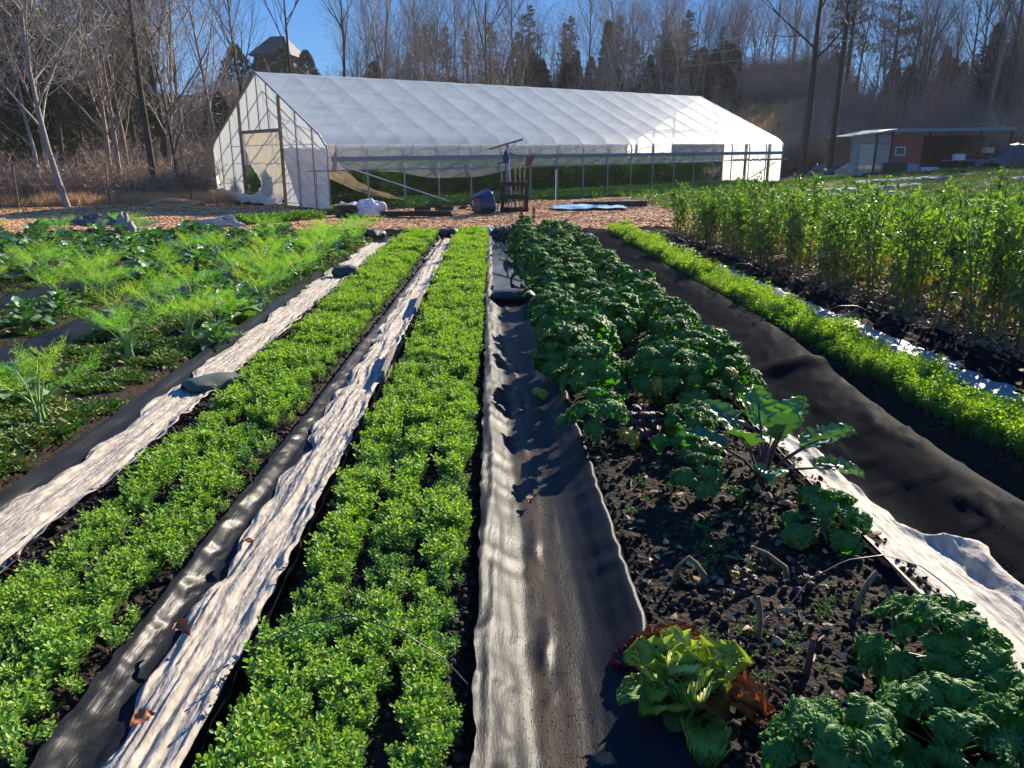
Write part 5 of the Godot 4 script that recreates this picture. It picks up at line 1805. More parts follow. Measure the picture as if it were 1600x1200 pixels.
func build_tool_crate() -> void:
	var at := at_ground(0.86, -28.0)
	var t := thing("tool_crate", "tall dark wooden crate with open slats holding garden tools", "crate", at, 0.05)
	var b: MB
	for e in [[-0.42, -0.3], [0.42, -0.3], [-0.42, 0.3], [0.42, 0.3]]:
		b = MB.new()
		b.bar(Vector3(e[0], 0, e[1]), Vector3(e[0], 1.05, e[1]), 0.09, 0.09)
		obj("post", b.mesh(M.wood_dark), t)
	for y in [0.10, 0.55, 0.98]:
		for s in [-1, 1]:
			b = MB.new()
			b.bar(Vector3(-0.46, y, 0.355 * s), Vector3(0.46, y, 0.355 * s), 0.02, 0.14)
			obj("slat", b.mesh(M.wood_dark), t)
			b = MB.new()
			b.bar(Vector3(0.475 * s, y, -0.34), Vector3(0.475 * s, y, 0.34), 0.02, 0.14)
			obj("slat", b.mesh(M.wood_dark), t)
	for x in [-0.24, 0.0, 0.24]:
		b = MB.new()
		b.bar(Vector3(x, 0.05, 0.335), Vector3(x, 1.0, 0.335), 0.05, 0.018)
		obj("slat", b.mesh(M.wood_dark), t)
	b = MB.new()
	b.box(Transform3D(Basis(), Vector3(0, 0.06, 0)), Vector3(0.84, 0.04, 0.6))
	obj("bottom", b.mesh(M.wood_dark), t)
	var f := func(x: float, y: float, z: float): return at + Vector3(x, y, z)
	tool("wide_rake", "wide bed rake with a long slanted head, tallest tool in the crate", "rake", f.call(-0.2, 0.1, 0.1), f.call(-0.26, 2.35, 0.1), M.tool_grey, func(r, p):
		var m := MB.new()
		m.bar(p + Vector3(-0.62, -0.20, 0), p + Vector3(0.56, 0.13, 0), 0.05, 0.07)
		m.rod(p + Vector3(0, -0.4, 0), p + Vector3(0.3, 0.02, 0), 0.012, 5)
		m.rod(p + Vector3(0, -0.4, 0), p + Vector3(-0.3, -0.10, 0), 0.012, 5)
		obj("rake_head", m.mesh(M.tool_grey), r))
	tool("blue_shovel", "blue handled shovel with dark grip, leftmost tool in the crate", "shovel", f.call(-0.30, 0.1, 0.2), f.call(-0.30, 1.95, 0.25), M.tool_blue, func(r, p):
		var m := MB.new()
		m.grid(10, 12, func(u, v): return p + Vector3((u - 0.5) * 0.22 * sin(PI * (0.25 + 0.7 * v)), -0.28 + 0.45 * v, 0.05 * sin(PI * u) + 0.03))
		obj("blade", m.mesh(M.tool_navy), r)
		m = MB.new()
		m.rod(p + Vector3(-0.26, -0.30, 0), p + Vector3(0.0, -0.2, 0), 0.022, 6)
		obj("grip", m.mesh(M.rubber), r))
	tool("hoe", "dark hoe with angled head in the middle of the crate", "hoe", f.call(0.06, 0.1, 0), f.call(0.02, 1.95, 0.05), M.wood_stud, func(r, p):
		var m := MB.new()
		m.bar(p + Vector3(-0.20, 0.08, 0), p + Vector3(0.02, -0.02, 0), 0.05, 0.07)
		obj("blade", m.mesh(M.rust), r))
	tool("garden_fork", "garden fork with thin tines standing among the crate's tools", "fork", f.call(0.20, 0.1, -0.05), f.call(0.20, 1.75, -0.05), M.wood_stud, func(r, p):
		var m := MB.new()
		m.rod(p + Vector3(-0.1, 0, 0), p + Vector3(0.1, 0, 0), 0.012, 5)
		for k in 4:
			m.rod(p + Vector3(-0.1 + 0.066 * k, 0, 0), p + Vector3(-0.1 + 0.066 * k, 0.3, 0.04), 0.008, 5)
		obj("tines", m.mesh(M.rust), r))
	tool("flat_shovel", "flat dark shovel, rightmost tool in the crate", "shovel", f.call(0.32, 0.1, 0.05), f.call(0.36, 1.62, 0.1), M.wood_stud, func(r, p):
		var m := MB.new()
		m.grid(6, 8, func(u, v): return p + Vector3((u - 0.5) * lerpf(0.20, 0.30, v) + 0.10 + 0.12 * v, -0.04 + 0.36 * v, 0.04 * absf(u - 0.5)))
		obj("blade", m.mesh(M.rust), r))
	tool("blue_pole", "light blue pole leaning in the crate beside the wide rake", "pole", f.call(-0.08, 0.1, 0.15), f.call(-0.22, 2.2, 0.2), M.tool_sky, func(r, p):
		var m := MB.new()
		m.rod(p, p + Vector3(0, 0.08, 0), 0.026, 6)
		obj("cap", m.mesh(M.rubber), r))
	for i in 3:
		b = MB.new()
		var x := -0.62 - 0.13 * i
		b.tube(PackedVector3Array([Vector3(x, 0.0, 0.1), Vector3(x + 0.10, 0.5, 0.05), Vector3(x + 0.22, 1.1 - 0.2 * i, 0)]), PackedFloat32Array([0.02, 0.02, 0.015]), 6)
		obj("garden_stake", b.mesh(M.wood_dark), null, "dark stake leaning between wheelbarrow and tool crate, " + ["nearest the crate", "middle of three", "nearest the wheelbarrow"][i], "stake").position = at

# ---------------------------------------------------------------- shed, house and poles on the rise
func build_shed() -> void:
	var at := Vector3(25.5, land(25.5, -56.3), -56.3)
	var t := thing("shed", "long low shed with plastic walled left end, red wall and open bays", "shed", at, 0.0)
	var s := func(x: float) -> float: return 0.022 * x
	var b := MB.new()
	b.grid(24, 4, func(u, v):
		var x: float = lerpf(-0.15, 11.5, u)
		var y: float = 2.55 + 0.42 * sstep(0.0, 3.4, x) - 0.012 * maxf(0, x - 4) + 0.10 * v
		return Vector3(x, y + s.call(x), lerpf(0.4, -4.2, v)))
	obj("roof", b.mesh(M.shed_roof), t)
	b = MB.new()
	b.bar(Vector3(3.0, 2.93, 0.46), Vector3(11.5, 3.05, 0.46), 0.06, 0.22)
	obj("fascia", b.mesh(M.hip_metal), t)
	b = MB.new()
	b.bar(Vector3(-0.15, 2.52, 0.46), Vector3(3.0, 2.93, 0.46), 0.06, 0.12)
	obj("fascia", b.mesh(M.wood_pale), t)
	for x in [0.0, 0.51, 1.70, 2.80, 5.45, 6.9, 9.1, 11.3]:
		b = MB.new()
		b.bar(Vector3(x, -0.2, 0.3), Vector3(x, 2.6 + 0.3 * sstep(0, 3, x) + s.call(x), 0.3), 0.12, 0.12)
		obj("post", b.mesh(M.wood_pale if x < 1.5 else M.wood_dark), t)
	for e in [[0.06, 0.46, M.shed_plastic], [0.56, 1.64, M.shed_plastic_bright], [1.76, 2.74, M.shed_plastic]]:
		b = MB.new()
		var hi: float = 2.0 if e[0] < 2.7 else 1.9
		b.grid(8, 12, func(u, v): return Vector3(lerpf(e[0], e[1], u), lerpf(0.0, hi, v), 0.28 + 0.05 * sin(v * 22) * 0.4))
		obj("plastic_panel", b.mesh(e[2]), t)
		b = MB.new()
		b.box(Transform3D(Basis(), Vector3((e[0] + e[1]) * 0.5, hi + 0.32, 0.27)), Vector3(e[1] - e[0], 0.55, 0.03))
		obj("siding", b.mesh(M.wood_pale), t)
	for k in 7:
		b = MB.new()
		b.box(Transform3D(Basis(), Vector3(4.15, 0.2 + k * 0.38, -0.5 + 0.004 * (k % 2))), Vector3(2.6, 0.375, 0.06))
		obj("wall_board", b.mesh(M.red_wall), t)
	b = MB.new()
	b.box(Transform3D(Basis(), Vector3(7.9, 1.3, -4.0)), Vector3(8.4, 2.9, 0.08))
	obj("back_wall", b.mesh(M.wood_dark), t)
	b = MB.new()
	b.box(Transform3D(Basis(), Vector3(1.5, 1.3, -4.0)), Vector3(3.2, 2.5, 0.08))
	obj("back_wall", b.mesh(M.wood_pale), t)
	var w := Node3D.new()
	w.name = "window"
	t.add_child(w, true)
	w.position = Vector3(3.85, 1.55, -0.43)
	b = MB.new()
	for e in [[0.0, 0.27, 0.72, 0.07], [0.0, -0.27, 0.72, 0.07], [-0.33, 0.0, 0.07, 0.48], [0.33, 0.0, 0.07, 0.48]]:
		b.box(Transform3D(Basis(), Vector3(e[0], e[1], 0)), Vector3(e[2], e[3], 0.05))
	obj("frame", b.mesh(M.white_paint), w)
	b = MB.new()
	b.box(Transform3D(Basis(), Vector3(0, 0, -0.012)), Vector3(0.6, 0.48, 0.02))
	obj("pane", b.mesh(M.dark_glass), w)
	# things in front of and under it
	var bx := [
		["black_chest", Vector3(2.9, 0.35, 1.0), Vector3(1.3, 0.75, 0.7), M.bag_black, "black storage chest in front of the shed's plastic wall", "chest"],
		["cooler", Vector3(4.0, 0.32, 1.0), Vector3(0.75, 0.7, 0.6), M.cool_grey, "grey blue cooler in front of the red shed wall, left", "cooler"],
		["cooler", Vector3(5.3, 0.22, 0.9), Vector3(1.2, 0.45, 0.6), M.cool_white, "white cooler on the ground before the red shed wall", "cooler"],
		["work_table", Vector3(7.4, 0.0, 0.7), Vector3(1.9, 0.9, 0.7), M.wood_dark, "dark work table under the shed roof", "table"],
		["wash_bin", Vector3(7.5, 1.12, 0.7), Vector3(0.7, 0.42, 0.4), M.cool_white, "pale bin standing on the shed's work table", "bin"],
		["metal_cabinet", Vector3(9.4, 0.5, 0.5), Vector3(0.8, 0.9, 0.5), M.cool_grey, "grey cabinet under the shed roof", "cabinet"],
		["yellow_crate", Vector3(10.5, 0.45, 1.2), Vector3(0.7, 0.5, 0.5), M.yellow_plastic, "yellow orange crate before the dark tarp at the shed", "crate"],
		["white_crate", Vector3(9.2, 0.2, 1.4), Vector3(0.9, 0.2, 0.5), M.cool_white, "low white crate on the ground before the shed", "crate"],
		["cardboard_box", Vector3(10.2, 1.6, -0.4), Vector3(0.6, 0.4, 0.5), M.cream_cloth, "small cream box on a shelf in the shed", "box"]]
	for e in bx:
		var q := thing(e[0], e[4], e[5], at + e[1])
		var sz: Vector3 = e[2]
		if e[0] == "work_table":
			b = MB.new()
			b.box(Transform3D(Basis(), Vector3(0, sz.y, 0)), Vector3(sz.x, 0.06, sz.z))
			obj("table_top", b.mesh(M.wood_pale), q)
			for i in 4:
				b = MB.new()
				var lx := (sz.x * 0.5 - 0.06) * (1 if i % 2 else -1)
				var lz := (sz.z * 0.5 - 0.06) * (1 if i < 2 else -1)
				b.bar(Vector3(lx, 0, lz), Vector3(lx, sz.y - 0.03, lz), 0.08, 0.08)
				obj("leg", b.mesh(e[3]), q)
		else:
			b = MB.new()
			b.box(Transform3D(Basis(), Vector3.ZERO), sz * Vector3(1, 0.86, 1))
			obj("body", b.mesh(e[3]), q)
			b = MB.new()
			b.box(Transform3D(Basis(), Vector3(0, sz.y * 0.475, 0)), sz * Vector3(1.04, 0.09, 1.04))
			obj("lid", b.mesh(e[3]), q)
	var car := MB.new()
	car.grid(40, 20, func(u, v):
		var x: float = lerpf(-2.1, 2.1, u)
		var a: float = v * PI
		var h: float = lerpf(0.95, 1.75, sstep(0.12, 0.34, u) * sstep(1.0, 0.80, u)) * pow(maxf(0, sin(PI * clampf(u * 0.96 + 0.02, 0, 1))), 0.25)
		return Vector3(x, h * pow(sin(a), 0.6) + 0.05 * N1.get_noise_2d(x * 4, v * 9), cos(a) * 0.95 + 0.05 * N1.get_noise_2d(x * 5 + 9, v * 7)))
	var cov := thing("covered_vehicle", "vehicle shape under a dark shiny tarp at the right end of the shed", "covered vehicle", at + Vector3(10.8, 0.25, 1.9), 0.25)
	obj("cover", car.mesh(M.tarp_shiny), cov)
	for e in [[-1.3, 0.9], [1.3, 0.9], [-1.3, -0.9], [1.3, -0.9]]:
		var c := CylinderMesh.new()
		c.top_radius = 0.32
		c.bottom_radius = 0.32
		c.height = 0.2
		c.radial_segments = 20
		c.material = M.rubber
		var o := obj("wheel", c, cov)
		o.position = Vector3(e[0], 0.10, e[1])
		o.rotation.x = PI / 2
	for e in [[-2.6, 0.5, M.tarp_blue_dark, "blue tarp heap left of the shed, by the leaning pole"], [-1.2, 0.3, M.tarp_black, "dark tarp heap at the shed's left corner"], [-0.8, 0.9, M.cloth, "white plastic heap at the shed's left corner"]]:
		obj("tarp", crumpled_mound(0.8, 0.62, 0.6, e[0] * 3, 0.4, e[2]), null, e[3], "tarp").position = Vector3(at.x + e[0], land(at.x + e[0], at.z + e[1] + 1.0), at.z + e[1] + 1.0)

func build_house() -> void:
	var at := Vector3(-28.4, land(-28.4, -114), -114)
	var t := thing("house", "house with dark hipped roof on the wooded hill behind the greenhouse", "house", at, -0.15)
	var b := MB.new()
	var y := 18.7 - at.y - 2.6
	b.box(Transform3D(Basis(), Vector3(0, y * 0.5, 0)), Vector3(4.4, y, 7))
	obj("wall", b.mesh(M.house_wall), t)
	b = MB.new()
	b.face(Vector3(-2.9, y - 0.2, 4), Vector3(2.9, y - 0.2, 4), Vector3(0.8, y + 2.6, 0), Vector3(-1.2, y + 2.6, 0))
	b.face(Vector3(2.9, y - 0.2, -4), Vector3(-2.9, y - 0.2, -4), Vector3(-1.2, y + 2.6, 0), Vector3(0.8, y + 2.6, 0))
	b.t(b.p(Vector3(2.9, y - 0.2, 4)), b.p(Vector3(2.9, y - 0.2, -4)), b.p(Vector3(0.8, y + 2.6, 0)))
	b.t(b.p(Vector3(-2.9, y - 0.2, -4)), b.p(Vector3(-2.9, y - 0.2, 4)), b.p(Vector3(-1.2, y + 2.6, 0)))
	b.face(Vector3(-2.9, y - 0.22, 4), Vector3(-2.9, y - 0.22, -4), Vector3(2.9, y - 0.22, -4), Vector3(2.9, y - 0.22, 4))
	obj("roof", b.mesh(M.house_roof), t)
	b = MB.new()
	b.bar(Vector3(0.9, y + 2.6, 0.1), Vector3(3.05, y - 0.2, 4.1), 0.2, 0.12)
	obj("barge_board", b.mesh(M.white_paint), t)
	b = MB.new()
	b.box(Transform3D(Basis(), Vector3(3.2, y * 0.5 - 0.8, -0.5)), Vector3(2.0, y - 1.6, 5))
	obj("wing", b.mesh(M.house_brick), t)
	for e in [[-1.3, 0.0], [1.1, 0.0], [3.2, -1.6]]:
		b = MB.new()
		b.box(Transform3D(Basis(), Vector3(e[0], y - 1.4 + e[1], 3.55 if e[0] < 3 else 2.05)), Vector3(1.1, 1.4, 0.12))
		var w := obj("window", b.mesh(M.white_paint), t)
		b = MB.new()
		b.box(Transform3D(Basis(), Vector3(e[0], y - 1.4 + e[1], 3.62 if e[0] < 3 else 2.12)), Vector3(0.9, 1.2, 0.04))
		obj("pane", b.mesh(M.dark_glass), w)

func build_poles() -> void:
	var b := MB.new()
	var o := Vector3(24.6, 0, -57.2)
	o.y = land(o.x, o.z)
	b.tube(PackedVector3Array([Vector3(0, -0.3, 0), Vector3(0.05, 6, 0), Vector3(0.12, 11.4, 0)]), PackedFloat32Array([0.21, 0.18, 0.14]), 10, true)
	var t := thing("utility_pole", "dark leaning utility pole at the left end of the shed", "utility pole", o)
	obj("pole", b.mesh(M.pole), t)
	b = MB.new()
	b.box(Transform3D(Basis(), Vector3(0.1, 10.9, 0.22)), Vector3(0.18, 0.5, 0.2))
	obj("pole_fitting", b.mesh(M.hip_metal), t)
	for k in 3:
		b = MB.new()
		var p := PackedVector3Array()
		var r := PackedFloat32Array()
		var a := Vector3(24.7, o.y + 10.6 - 0.9 * k, -57.2)
		var e := Vector3(6.0, o.y + 16.5 - 0.8 * k, -118)
		for i in 20:
			var f := i / 19.0
			p.append(a.lerp(e, f) + Vector3(0, -5.6 * f * (1 - f), 0))
			r.append(0.022)
		b.tube(p, r, 4)
		obj("power_line", b.mesh(M.wire_grey), null, ["upper", "middle", "lower"][k] + " power line sagging from the leaning pole over the brown field", "power line")

# ---------------------------------------------------------------- trees
func grow(b: MB, tw: MB, o: Vector3, d: Vector3, len: float, r: float, lvl: int, style: Dictionary) -> void:
	var seg := [7, 5, 4, 3, 2][mini(lvl, 4)] as int
	var pts := PackedVector3Array([o])
	var rd := PackedFloat32Array([r])
	var q := o
	var dir := d
	var up: float = style.up
	for i in seg:
		dir = (dir + sph() * style.wob * (0.5 + 0.3 * lvl) + Vector3.UP * up * (0.3 if lvl > 0 else 0.06)).normalized()
		q += dir * len / seg
		pts.append(q)
		rd.append(r * lerpf(1.0, 0.25 if lvl > 0 else 0.2, float(i + 1) / seg))
	if lvl <= 1:
		b.tube(pts, rd, 7 if lvl == 0 else 4)
	elif lvl == 2:
		b.tube(pts, rd, 3)
	else:
		var w := dir.cross(sph()).normalized() * maxf(r, 0.010)
		for i in seg:
			tw.sliver(pts[i], pts[i + 1] + (pts[i + 1] - pts[i]) * 0.2, w * (1.0 - 0.3 * i))
	if lvl >= style.depth:
		return
	var n: int = style.n[lvl]
	for k in n:
		var f := lerpf(style.from if lvl == 0 else 0.2, 1.0, (k + rr(0, 0.9)) / n)
		var s := clampf(f * seg, 0, seg - 0.01)
		var at := pts[int(s)].lerp(pts[int(s) + 1], s - floorf(s))
		var ax := (pts[int(s) + 1] - pts[int(s)]).normalized()
		var out := ax.cross(sph()).normalized()
		var ang: float = rr(0.5, 1.0) * style.spread
		var cd := (ax * cos(ang) + out * sin(ang)).normalized()
		var cl: float = len * rr(0.34, 0.6) * (1.15 - 0.55 * f) if lvl == 0 else len * rr(0.35, 0.62)
		grow(b, tw, at, cd, cl, rd[int(s)] * rr(0.38, 0.6), lvl + 1, style)

func bare_tree(called: String, sd: int, h: float, r: float, style: Dictionary, m: Material, mt: Material, at := Vector3.ZERO, label := "", cat := "bare tree", lean := Vector3.ZERO) -> Node3D:
	rng.seed = sd
	var b := MB.new()
	var tw := MB.new()
	grow(b, tw, Vector3(0, -0.3, 0), (Vector3.UP + lean).normalized(), h, r, 0, style)
	var t := thing(called, label, cat, at)
	obj("trunk", b.mesh(m), t)
	obj("crown", tw.mesh(mt, false), t)
	return t

func pine_tree(called: String, sd: int, h: float, label := "", at := Vector3.ZERO, from := 0.35, m1: Material = null) -> Node3D:
	rng.seed = sd
	var b := MB.new()
	var nd := [MB.new(), MB.new()]
	b.tube(PackedVector3Array([Vector3(0, -0.3, 0), Vector3(0.1, h * 0.5, 0.05), Vector3(0, h, 0)]), PackedFloat32Array([h * 0.016, h * 0.011, 0.02]), 7)
	var y := h * from
	while y < h * 0.99:
		var f := (y / h - from) / (1 - from)
		var nb := rng.randi_range(3, 5)
		for k in nb:
			var a := rr(0, TAU)
			var l := h * 0.23 * pow(1.03 - f, 0.75) * rr(0.55, 1.25) * (0.55 + 0.45 * sstep(0, 0.2, f))
			var d := Vector3(cos(a), rr(0.0, 0.45), sin(a)).normalized()
			var o := Vector3(0, y, 0)
			b.tube(PackedVector3Array([o, o + d * l * 0.6, o + d * l + Vector3.UP * l * 0.12]), PackedFloat32Array([0.045, 0.028, 0.01]), 3)
			var tufts := 4 + int(l * 3.2)
			for j in tufts:
				var g := lerpf(0.35, 1.05, float(j) / tufts)
				var c := o + d * l * g + Vector3(rr(-1, 1), rr(-0.3, 0.5), rr(-1, 1)) * l * 0.22
				for n in 15:
					var e := (sph() + Vector3.UP * 0.35 + d * 0.4).normalized()
					nd[j % 2].sliver(c, c + e * rr(0.2, 0.42), e.cross(sph()).normalized() * 0.028)
		y += h * rr(0.022, 0.05)
	var t := thing(called, label, "pine tree", at)
	obj("trunk", b.mesh(M.bark_dark), t)
	var am := ArrayMesh.new()
	nd[0].add_to(am, M.needle_dark if m1 == null else m1, false)
	nd[1].add_to(am, M.needle, false)
	obj("crown", am, t)
	return t

func cedar(called: String, sd: int, h: float, w: float, cone: float) -> Node3D:
	rng.seed = sd
	var b := MB.new()
	b.tube(PackedVector3Array([Vector3(0, -0.3, 0), Vector3(0, h * 0.8, 0)]), PackedFloat32Array([0.14, 0.03]), 6)
	var nd := [MB.new(), MB.new()]
	for i in 950:
		var f := pow(rng.randf(), 0.8)
		var a := rr(0, TAU)
		var rad := w * (1 - pow(f, cone)) * (0.75 + 0.35 * N2.get_noise_2d(a * 2 + sd, f * 9)) * sqrt(rr(0.25, 1.0)) + 0.1
		var c := Vector3(cos(a) * rad, h * (0.04 + 0.96 * f), sin(a) * rad)
		var d := Vector3(cos(a), 0.6, sin(a))
		for n in 8:
			var e := (sph() * 0.9 + d).normalized()
			nd[i % 2].sliver(c, c + e * rr(0.25, 0.55), e.cross(sph()).normalized() * 0.055)
	var t := thing(called, "", "cedar tree")
	obj("trunk", b.mesh(M.bark_dark), t)
	var am := ArrayMesh.new()
	nd[0].add_to(am, M.needle_dark, false)
	nd[1].add_to(am, M.cedar_green, false)
	obj("crown", am, t)
	return t

func build_trees() -> void:
	var wide := {"up": 0.22, "wob": 0.16, "depth": 4, "n": [11, 7, 5, 3], "from": 0.28, "spread": 0.95}
	var slim := {"up": 0.35, "wob": 0.10, "depth": 4, "n": [14, 6, 5, 3], "from": 0.35, "spread": 0.7}
	var pole := {"up": 0.30, "wob": 0.12, "depth": 4, "n": [9, 6, 4, 3], "from": 0.55, "spread": 0.8}
	# those that stand apart
	bare_tree("pale_bare_tree", 1, 9.5, 0.14, {"up": 0.30, "wob": 0.17, "depth": 4, "n": [15, 8, 6, 4], "from": 0.33, "spread": 1.05}, M.bark_pale, M.twig_pale, at_ground(-17.4, -33.2), "pale barked bare tree with spreading crown at the wood's left edge", "bare tree", Vector3(-0.16, 0, 0))
	bare_tree("dark_bare_tree", 2, 12.0, 0.22, wide, M.bark_dark, M.twig_grey, at_ground(-17.0, -43.0), "dark trunked bare tree standing left of the greenhouse gable")
	bare_tree("big_bare_tree", 3, 17, 0.25, {"up": 0.2, "wob": 0.10, "depth": 4, "n": [7, 5, 4, 3], "from": 0.4, "spread": 0.95}, M.bark_dark, M.twig_dark, at_ground(20.3, -51.6), "big dark bare tree right beside the greenhouse's far end", "bare tree", Vector3(0.05, 0, 0))
	bare_tree("thin_bare_tree", 4, 14.5, 0.2, slim, M.bark_dark, M.twig_dark, at_ground(-22.0, -74.0), "dark slender bare tree rising in front of the hill house")
	bare_tree("forked_bare_tree", 5, 15, 0.26, {"up": 0.2, "wob": 0.14, "depth": 4, "n": [7, 6, 5, 3], "from": 0.22, "spread": 0.7}, M.bark_mid, M.twig_grey, at_ground(-9.8, -72.0), "wide forked bare tree rising above the middle of greenhouse roof")
	pine_tree("pine_tree", 6, 17, "tall dark pine breaking the skyline at upper left", at_ground(-25.5, -51), 0.3)
	pine_tree("pine_tree", 7, 15, "olive green pine at the top left corner of the wood", at_ground(-23.5, -41.5), 0.35, M.needle_olive)
	pine_tree("pine_tree", 8, 18, "tall open pine standing highest behind the shed", at_ground(45.0, -91.0), 0.4)
	pine_tree("pine_tree", 9, 16, "broad pine just right of the leaning utility pole", at_ground(39.5, -90.0), 0.3)
	bare_tree("thin_bare_tree", 10, 19, 0.22, pole, M.bark_mid, M.twig_grey, at_ground(44, -71), "tall bare tree with arching top behind the shed's right end")
	bare_tree("dark_bare_tree", 12, 15, 0.5, wide, M.bark_dark, M.twig_dark, at_ground(43.5, -60.5), "dark bare tree at the right picture edge beyond the shed")
	# the woods
	var protos := []
	for k in 8:
		protos.append(bare_tree("bare_tree", 20 + k, [13.0, 14.5, 12.0, 15.0, 11.0, 13.5, 12.5, 14.0][k], [0.15, 0.17, 0.13, 0.2, 0.11, 0.16, 0.14, 0.18][k], [slim, wide, slim, pole, wide, slim, pole, wide][k], [M.bark_mid, M.bark_dark, M.bark_mid, M.bark_dark, M.bark_pale, M.bark_mid, M.bark_dark, M.bark_mid][k], [M.twig_grey, M.twig_dark, M.twig_red, M.twig_grey, M.twig_pale, M.twig_red, M.twig_dark, M.twig_grey][k]))
	var pines := [pine_tree("pine_tree", 31, 14), pine_tree("pine_tree", 32, 13, "", Vector3.ZERO, 0.12), pine_tree("pine_tree", 33, 12, "", Vector3.ZERO, 0.45)]
	var cedars := [cedar("cedar_tree", 41, 7, 2.2, 1.6), cedar("cedar_tree", 42, 9.5, 2.3, 1.0), cedar("cedar_tree", 43, 6, 2.6, 2.4)]
	var used := {}
	rng.seed = 55
	var put := func(src: Node3D, at: Vector3, s: float, lab: String, grp: String):
		var yaw := rr(0, TAU)
		var sc := Vector3(s * rr(0.9, 1.1), s, s * rr(0.9, 1.1))
		if used.has(src):
			dup(src, at, yaw, sc, lab, grp)
		else:
			used[src] = true
			src.transform = Transform3D(Basis(Vector3.UP, yaw).scaled_local(sc), at)
			src.set_meta("label", lab)
			src.set_meta("group", grp)
	var n := 0
	var tries := 0
	while n < 294 and tries < 6000:
		tries += 1
		var az := rr(-41, 44) if n < 270 else rr(21.5, 44)
		var d := 0.0
		var zone := ""
		if az < -21:
			d = 41.5 + 50 * pow(rng.randf(), 1.3)
			zone = "left"
		elif az < 16.5:
			d = lerpf(60, 74, (az + 21) / 37.0) + 50 * pow(rng.randf(), 1.2)
			zone = "behind"
		elif az < 21.5:
			d = 93 + rr(0, 30)
			zone = "behind"
		else:
			d = (84 if az > 25 else 98) + 40 * pow(rng.randf(), 1.3)
			zone = "right"
		# the shelter belts keep the sky open above the left end of the roof
		if az > -22 and az < -16 and d > 60 and rng.randf() < 0.85:
			continue
		var x := sin(deg_to_rad(az)) * d
		var z := -cos(deg_to_rad(az)) * d
		if az > -17.2 and az < -10.8 and d < 118 and rng.randf() < 0.8:
			continue
		if absf(x + 28.4) < 8 and z < -100 and z > -125:
			continue
		var s := rr(0.45, 0.85) if rng.randf() < 0.8 else rr(0.85, 1.1)
		if zone == "left":
			s *= 1.15
		if zone == "right":
			s *= 1.25
		if zone == "behind" and az > 3 and az < 22.5:
			s *= 0.95
		var lab: String = {"left": "bare leafless tree in the wood left of the greenhouse", "behind": "bare leafless tree on the hill behind the greenhouse", "right": "bare leafless tree in the wood behind the shed"}[zone]
		var grp: String = {"left": "bare trees of the left wood", "behind": "bare trees on the hill behind the greenhouse", "right": "bare trees behind the shed"}[zone]
		put.call(protos[rng.randi_range(0, 7)], at_ground(x, z), s, lab, grp)
		n += 1
	# pines: thick at left and right
	for i in 84:
		var side := i % 4
		if side == 3:
			side = 0
		var az := rr(-41, -23) if side == 0 else (rr(26, 44) if side == 1 else rr(-6, 16))
		var d := rr(52, 90) if side == 0 else (maxf(rr(92, 125), 113.0 if az < 31 else 0.0) if side == 1 else rr(88, 118))
		var x := sin(deg_to_rad(az)) * d
		var z := -cos(deg_to_rad(az)) * d
		put.call(pines[rng.randi_range(0, 2)], at_ground(x, z), rr(0.75, 1.1) * (1.0 if side == 0 else 0.72), ["dark pine among bare trees in the left wood", "dark pine among bare trees behind the shed", "dark pine on the hill behind the greenhouse"][side], ["pines in the left wood", "pines behind the shed", "pines on the hill"][side])
	# cedars and evergreen scrub behind the greenhouse
	for i in 156:
		var az := rr(-19, 16.5) if i < 66 else (rr(-41, -22) if i < 84 else rr(26, 44))
		var d := lerpf(66, 84, (az + 19) / 35.0) + rr(0, 26) if i < 66 else (rr(46, 80) if i < 84 else maxf(rr(92, 115), 112.0 if az < 31 else 0.0))
		var x := sin(deg_to_rad(az)) * d
		var z := -cos(deg_to_rad(az)) * d
		if absf(x + 28.4) < 7 and z < -106 and z > -123:
			continue
		if az > -17.5 and az < -10.5 and rng.randf() < 0.75:
			continue
		var k := rng.randi_range(0, 2)
		if k == 1 and az < 3:
			k = 2
		put.call(cedars[k], at_ground(x, z), rr(0.75, 1.15) * (0.85 if i < 66 else 1.0), "dark evergreen cedar on the slope behind the greenhouse" if i < 66 else ("dark evergreen cedar inside the left wood" if i < 84 else "dark evergreen cedar in the wood behind the shed"), "cedars behind the greenhouse" if i < 66 else ("cedars in the left wood" if i < 84 else "cedars behind the shed"))
	for i in 4:
		put.call(cedars[2], at_ground(-32.5 + i * 2.9, -107.5 - i % 2), [0.98, 0.85, 0.95, 0.9][i], "dark rounded evergreen in front of the hill house", "evergreens below the hill house")
	# low twiggy thickets along the wood's edge and under the trees
	var th := []
	for k in 3:
		rng.seed = 650 + k
		var b := MB.new()
		for s in 26:
			var d := (Vector3.UP * rr(0.5, 1.4) + sph()).normalized()
			var o := Vector3(rr(-0.5, 0.5), 0, rr(-0.5, 0.5))
			var l := rr(0.8, 2.0)
			var e := o + d * l
			b.sliver(o, e, d.cross(sph()).normalized() * 0.018)
			for j in 7:
				var f := rr(0.3, 1.0)
				var d2 := (d + sph() * 0.9).normalized()
				var o2 := o.lerp(e, f)
				var l2 := rr(0.25, 0.7)
				b.sliver(o2, o2 + d2 * l2, d2.cross(sph()).normalized() * 0.012)
				for q in 3:
					var d3 := (d2 + sph() * 0.9).normalized()
					var o3 := o2 + d2 * l2 * rr(0.4, 1)
					b.sliver(o3, o3 + d3 * rr(0.15, 0.35), d3.cross(sph()).normalized() * 0.008)
		th.append(b.mesh([M.twig_tan, M.twig_red, M.twig_grey][k], false))
	var l := [[], [], []]
	rng.seed = 66
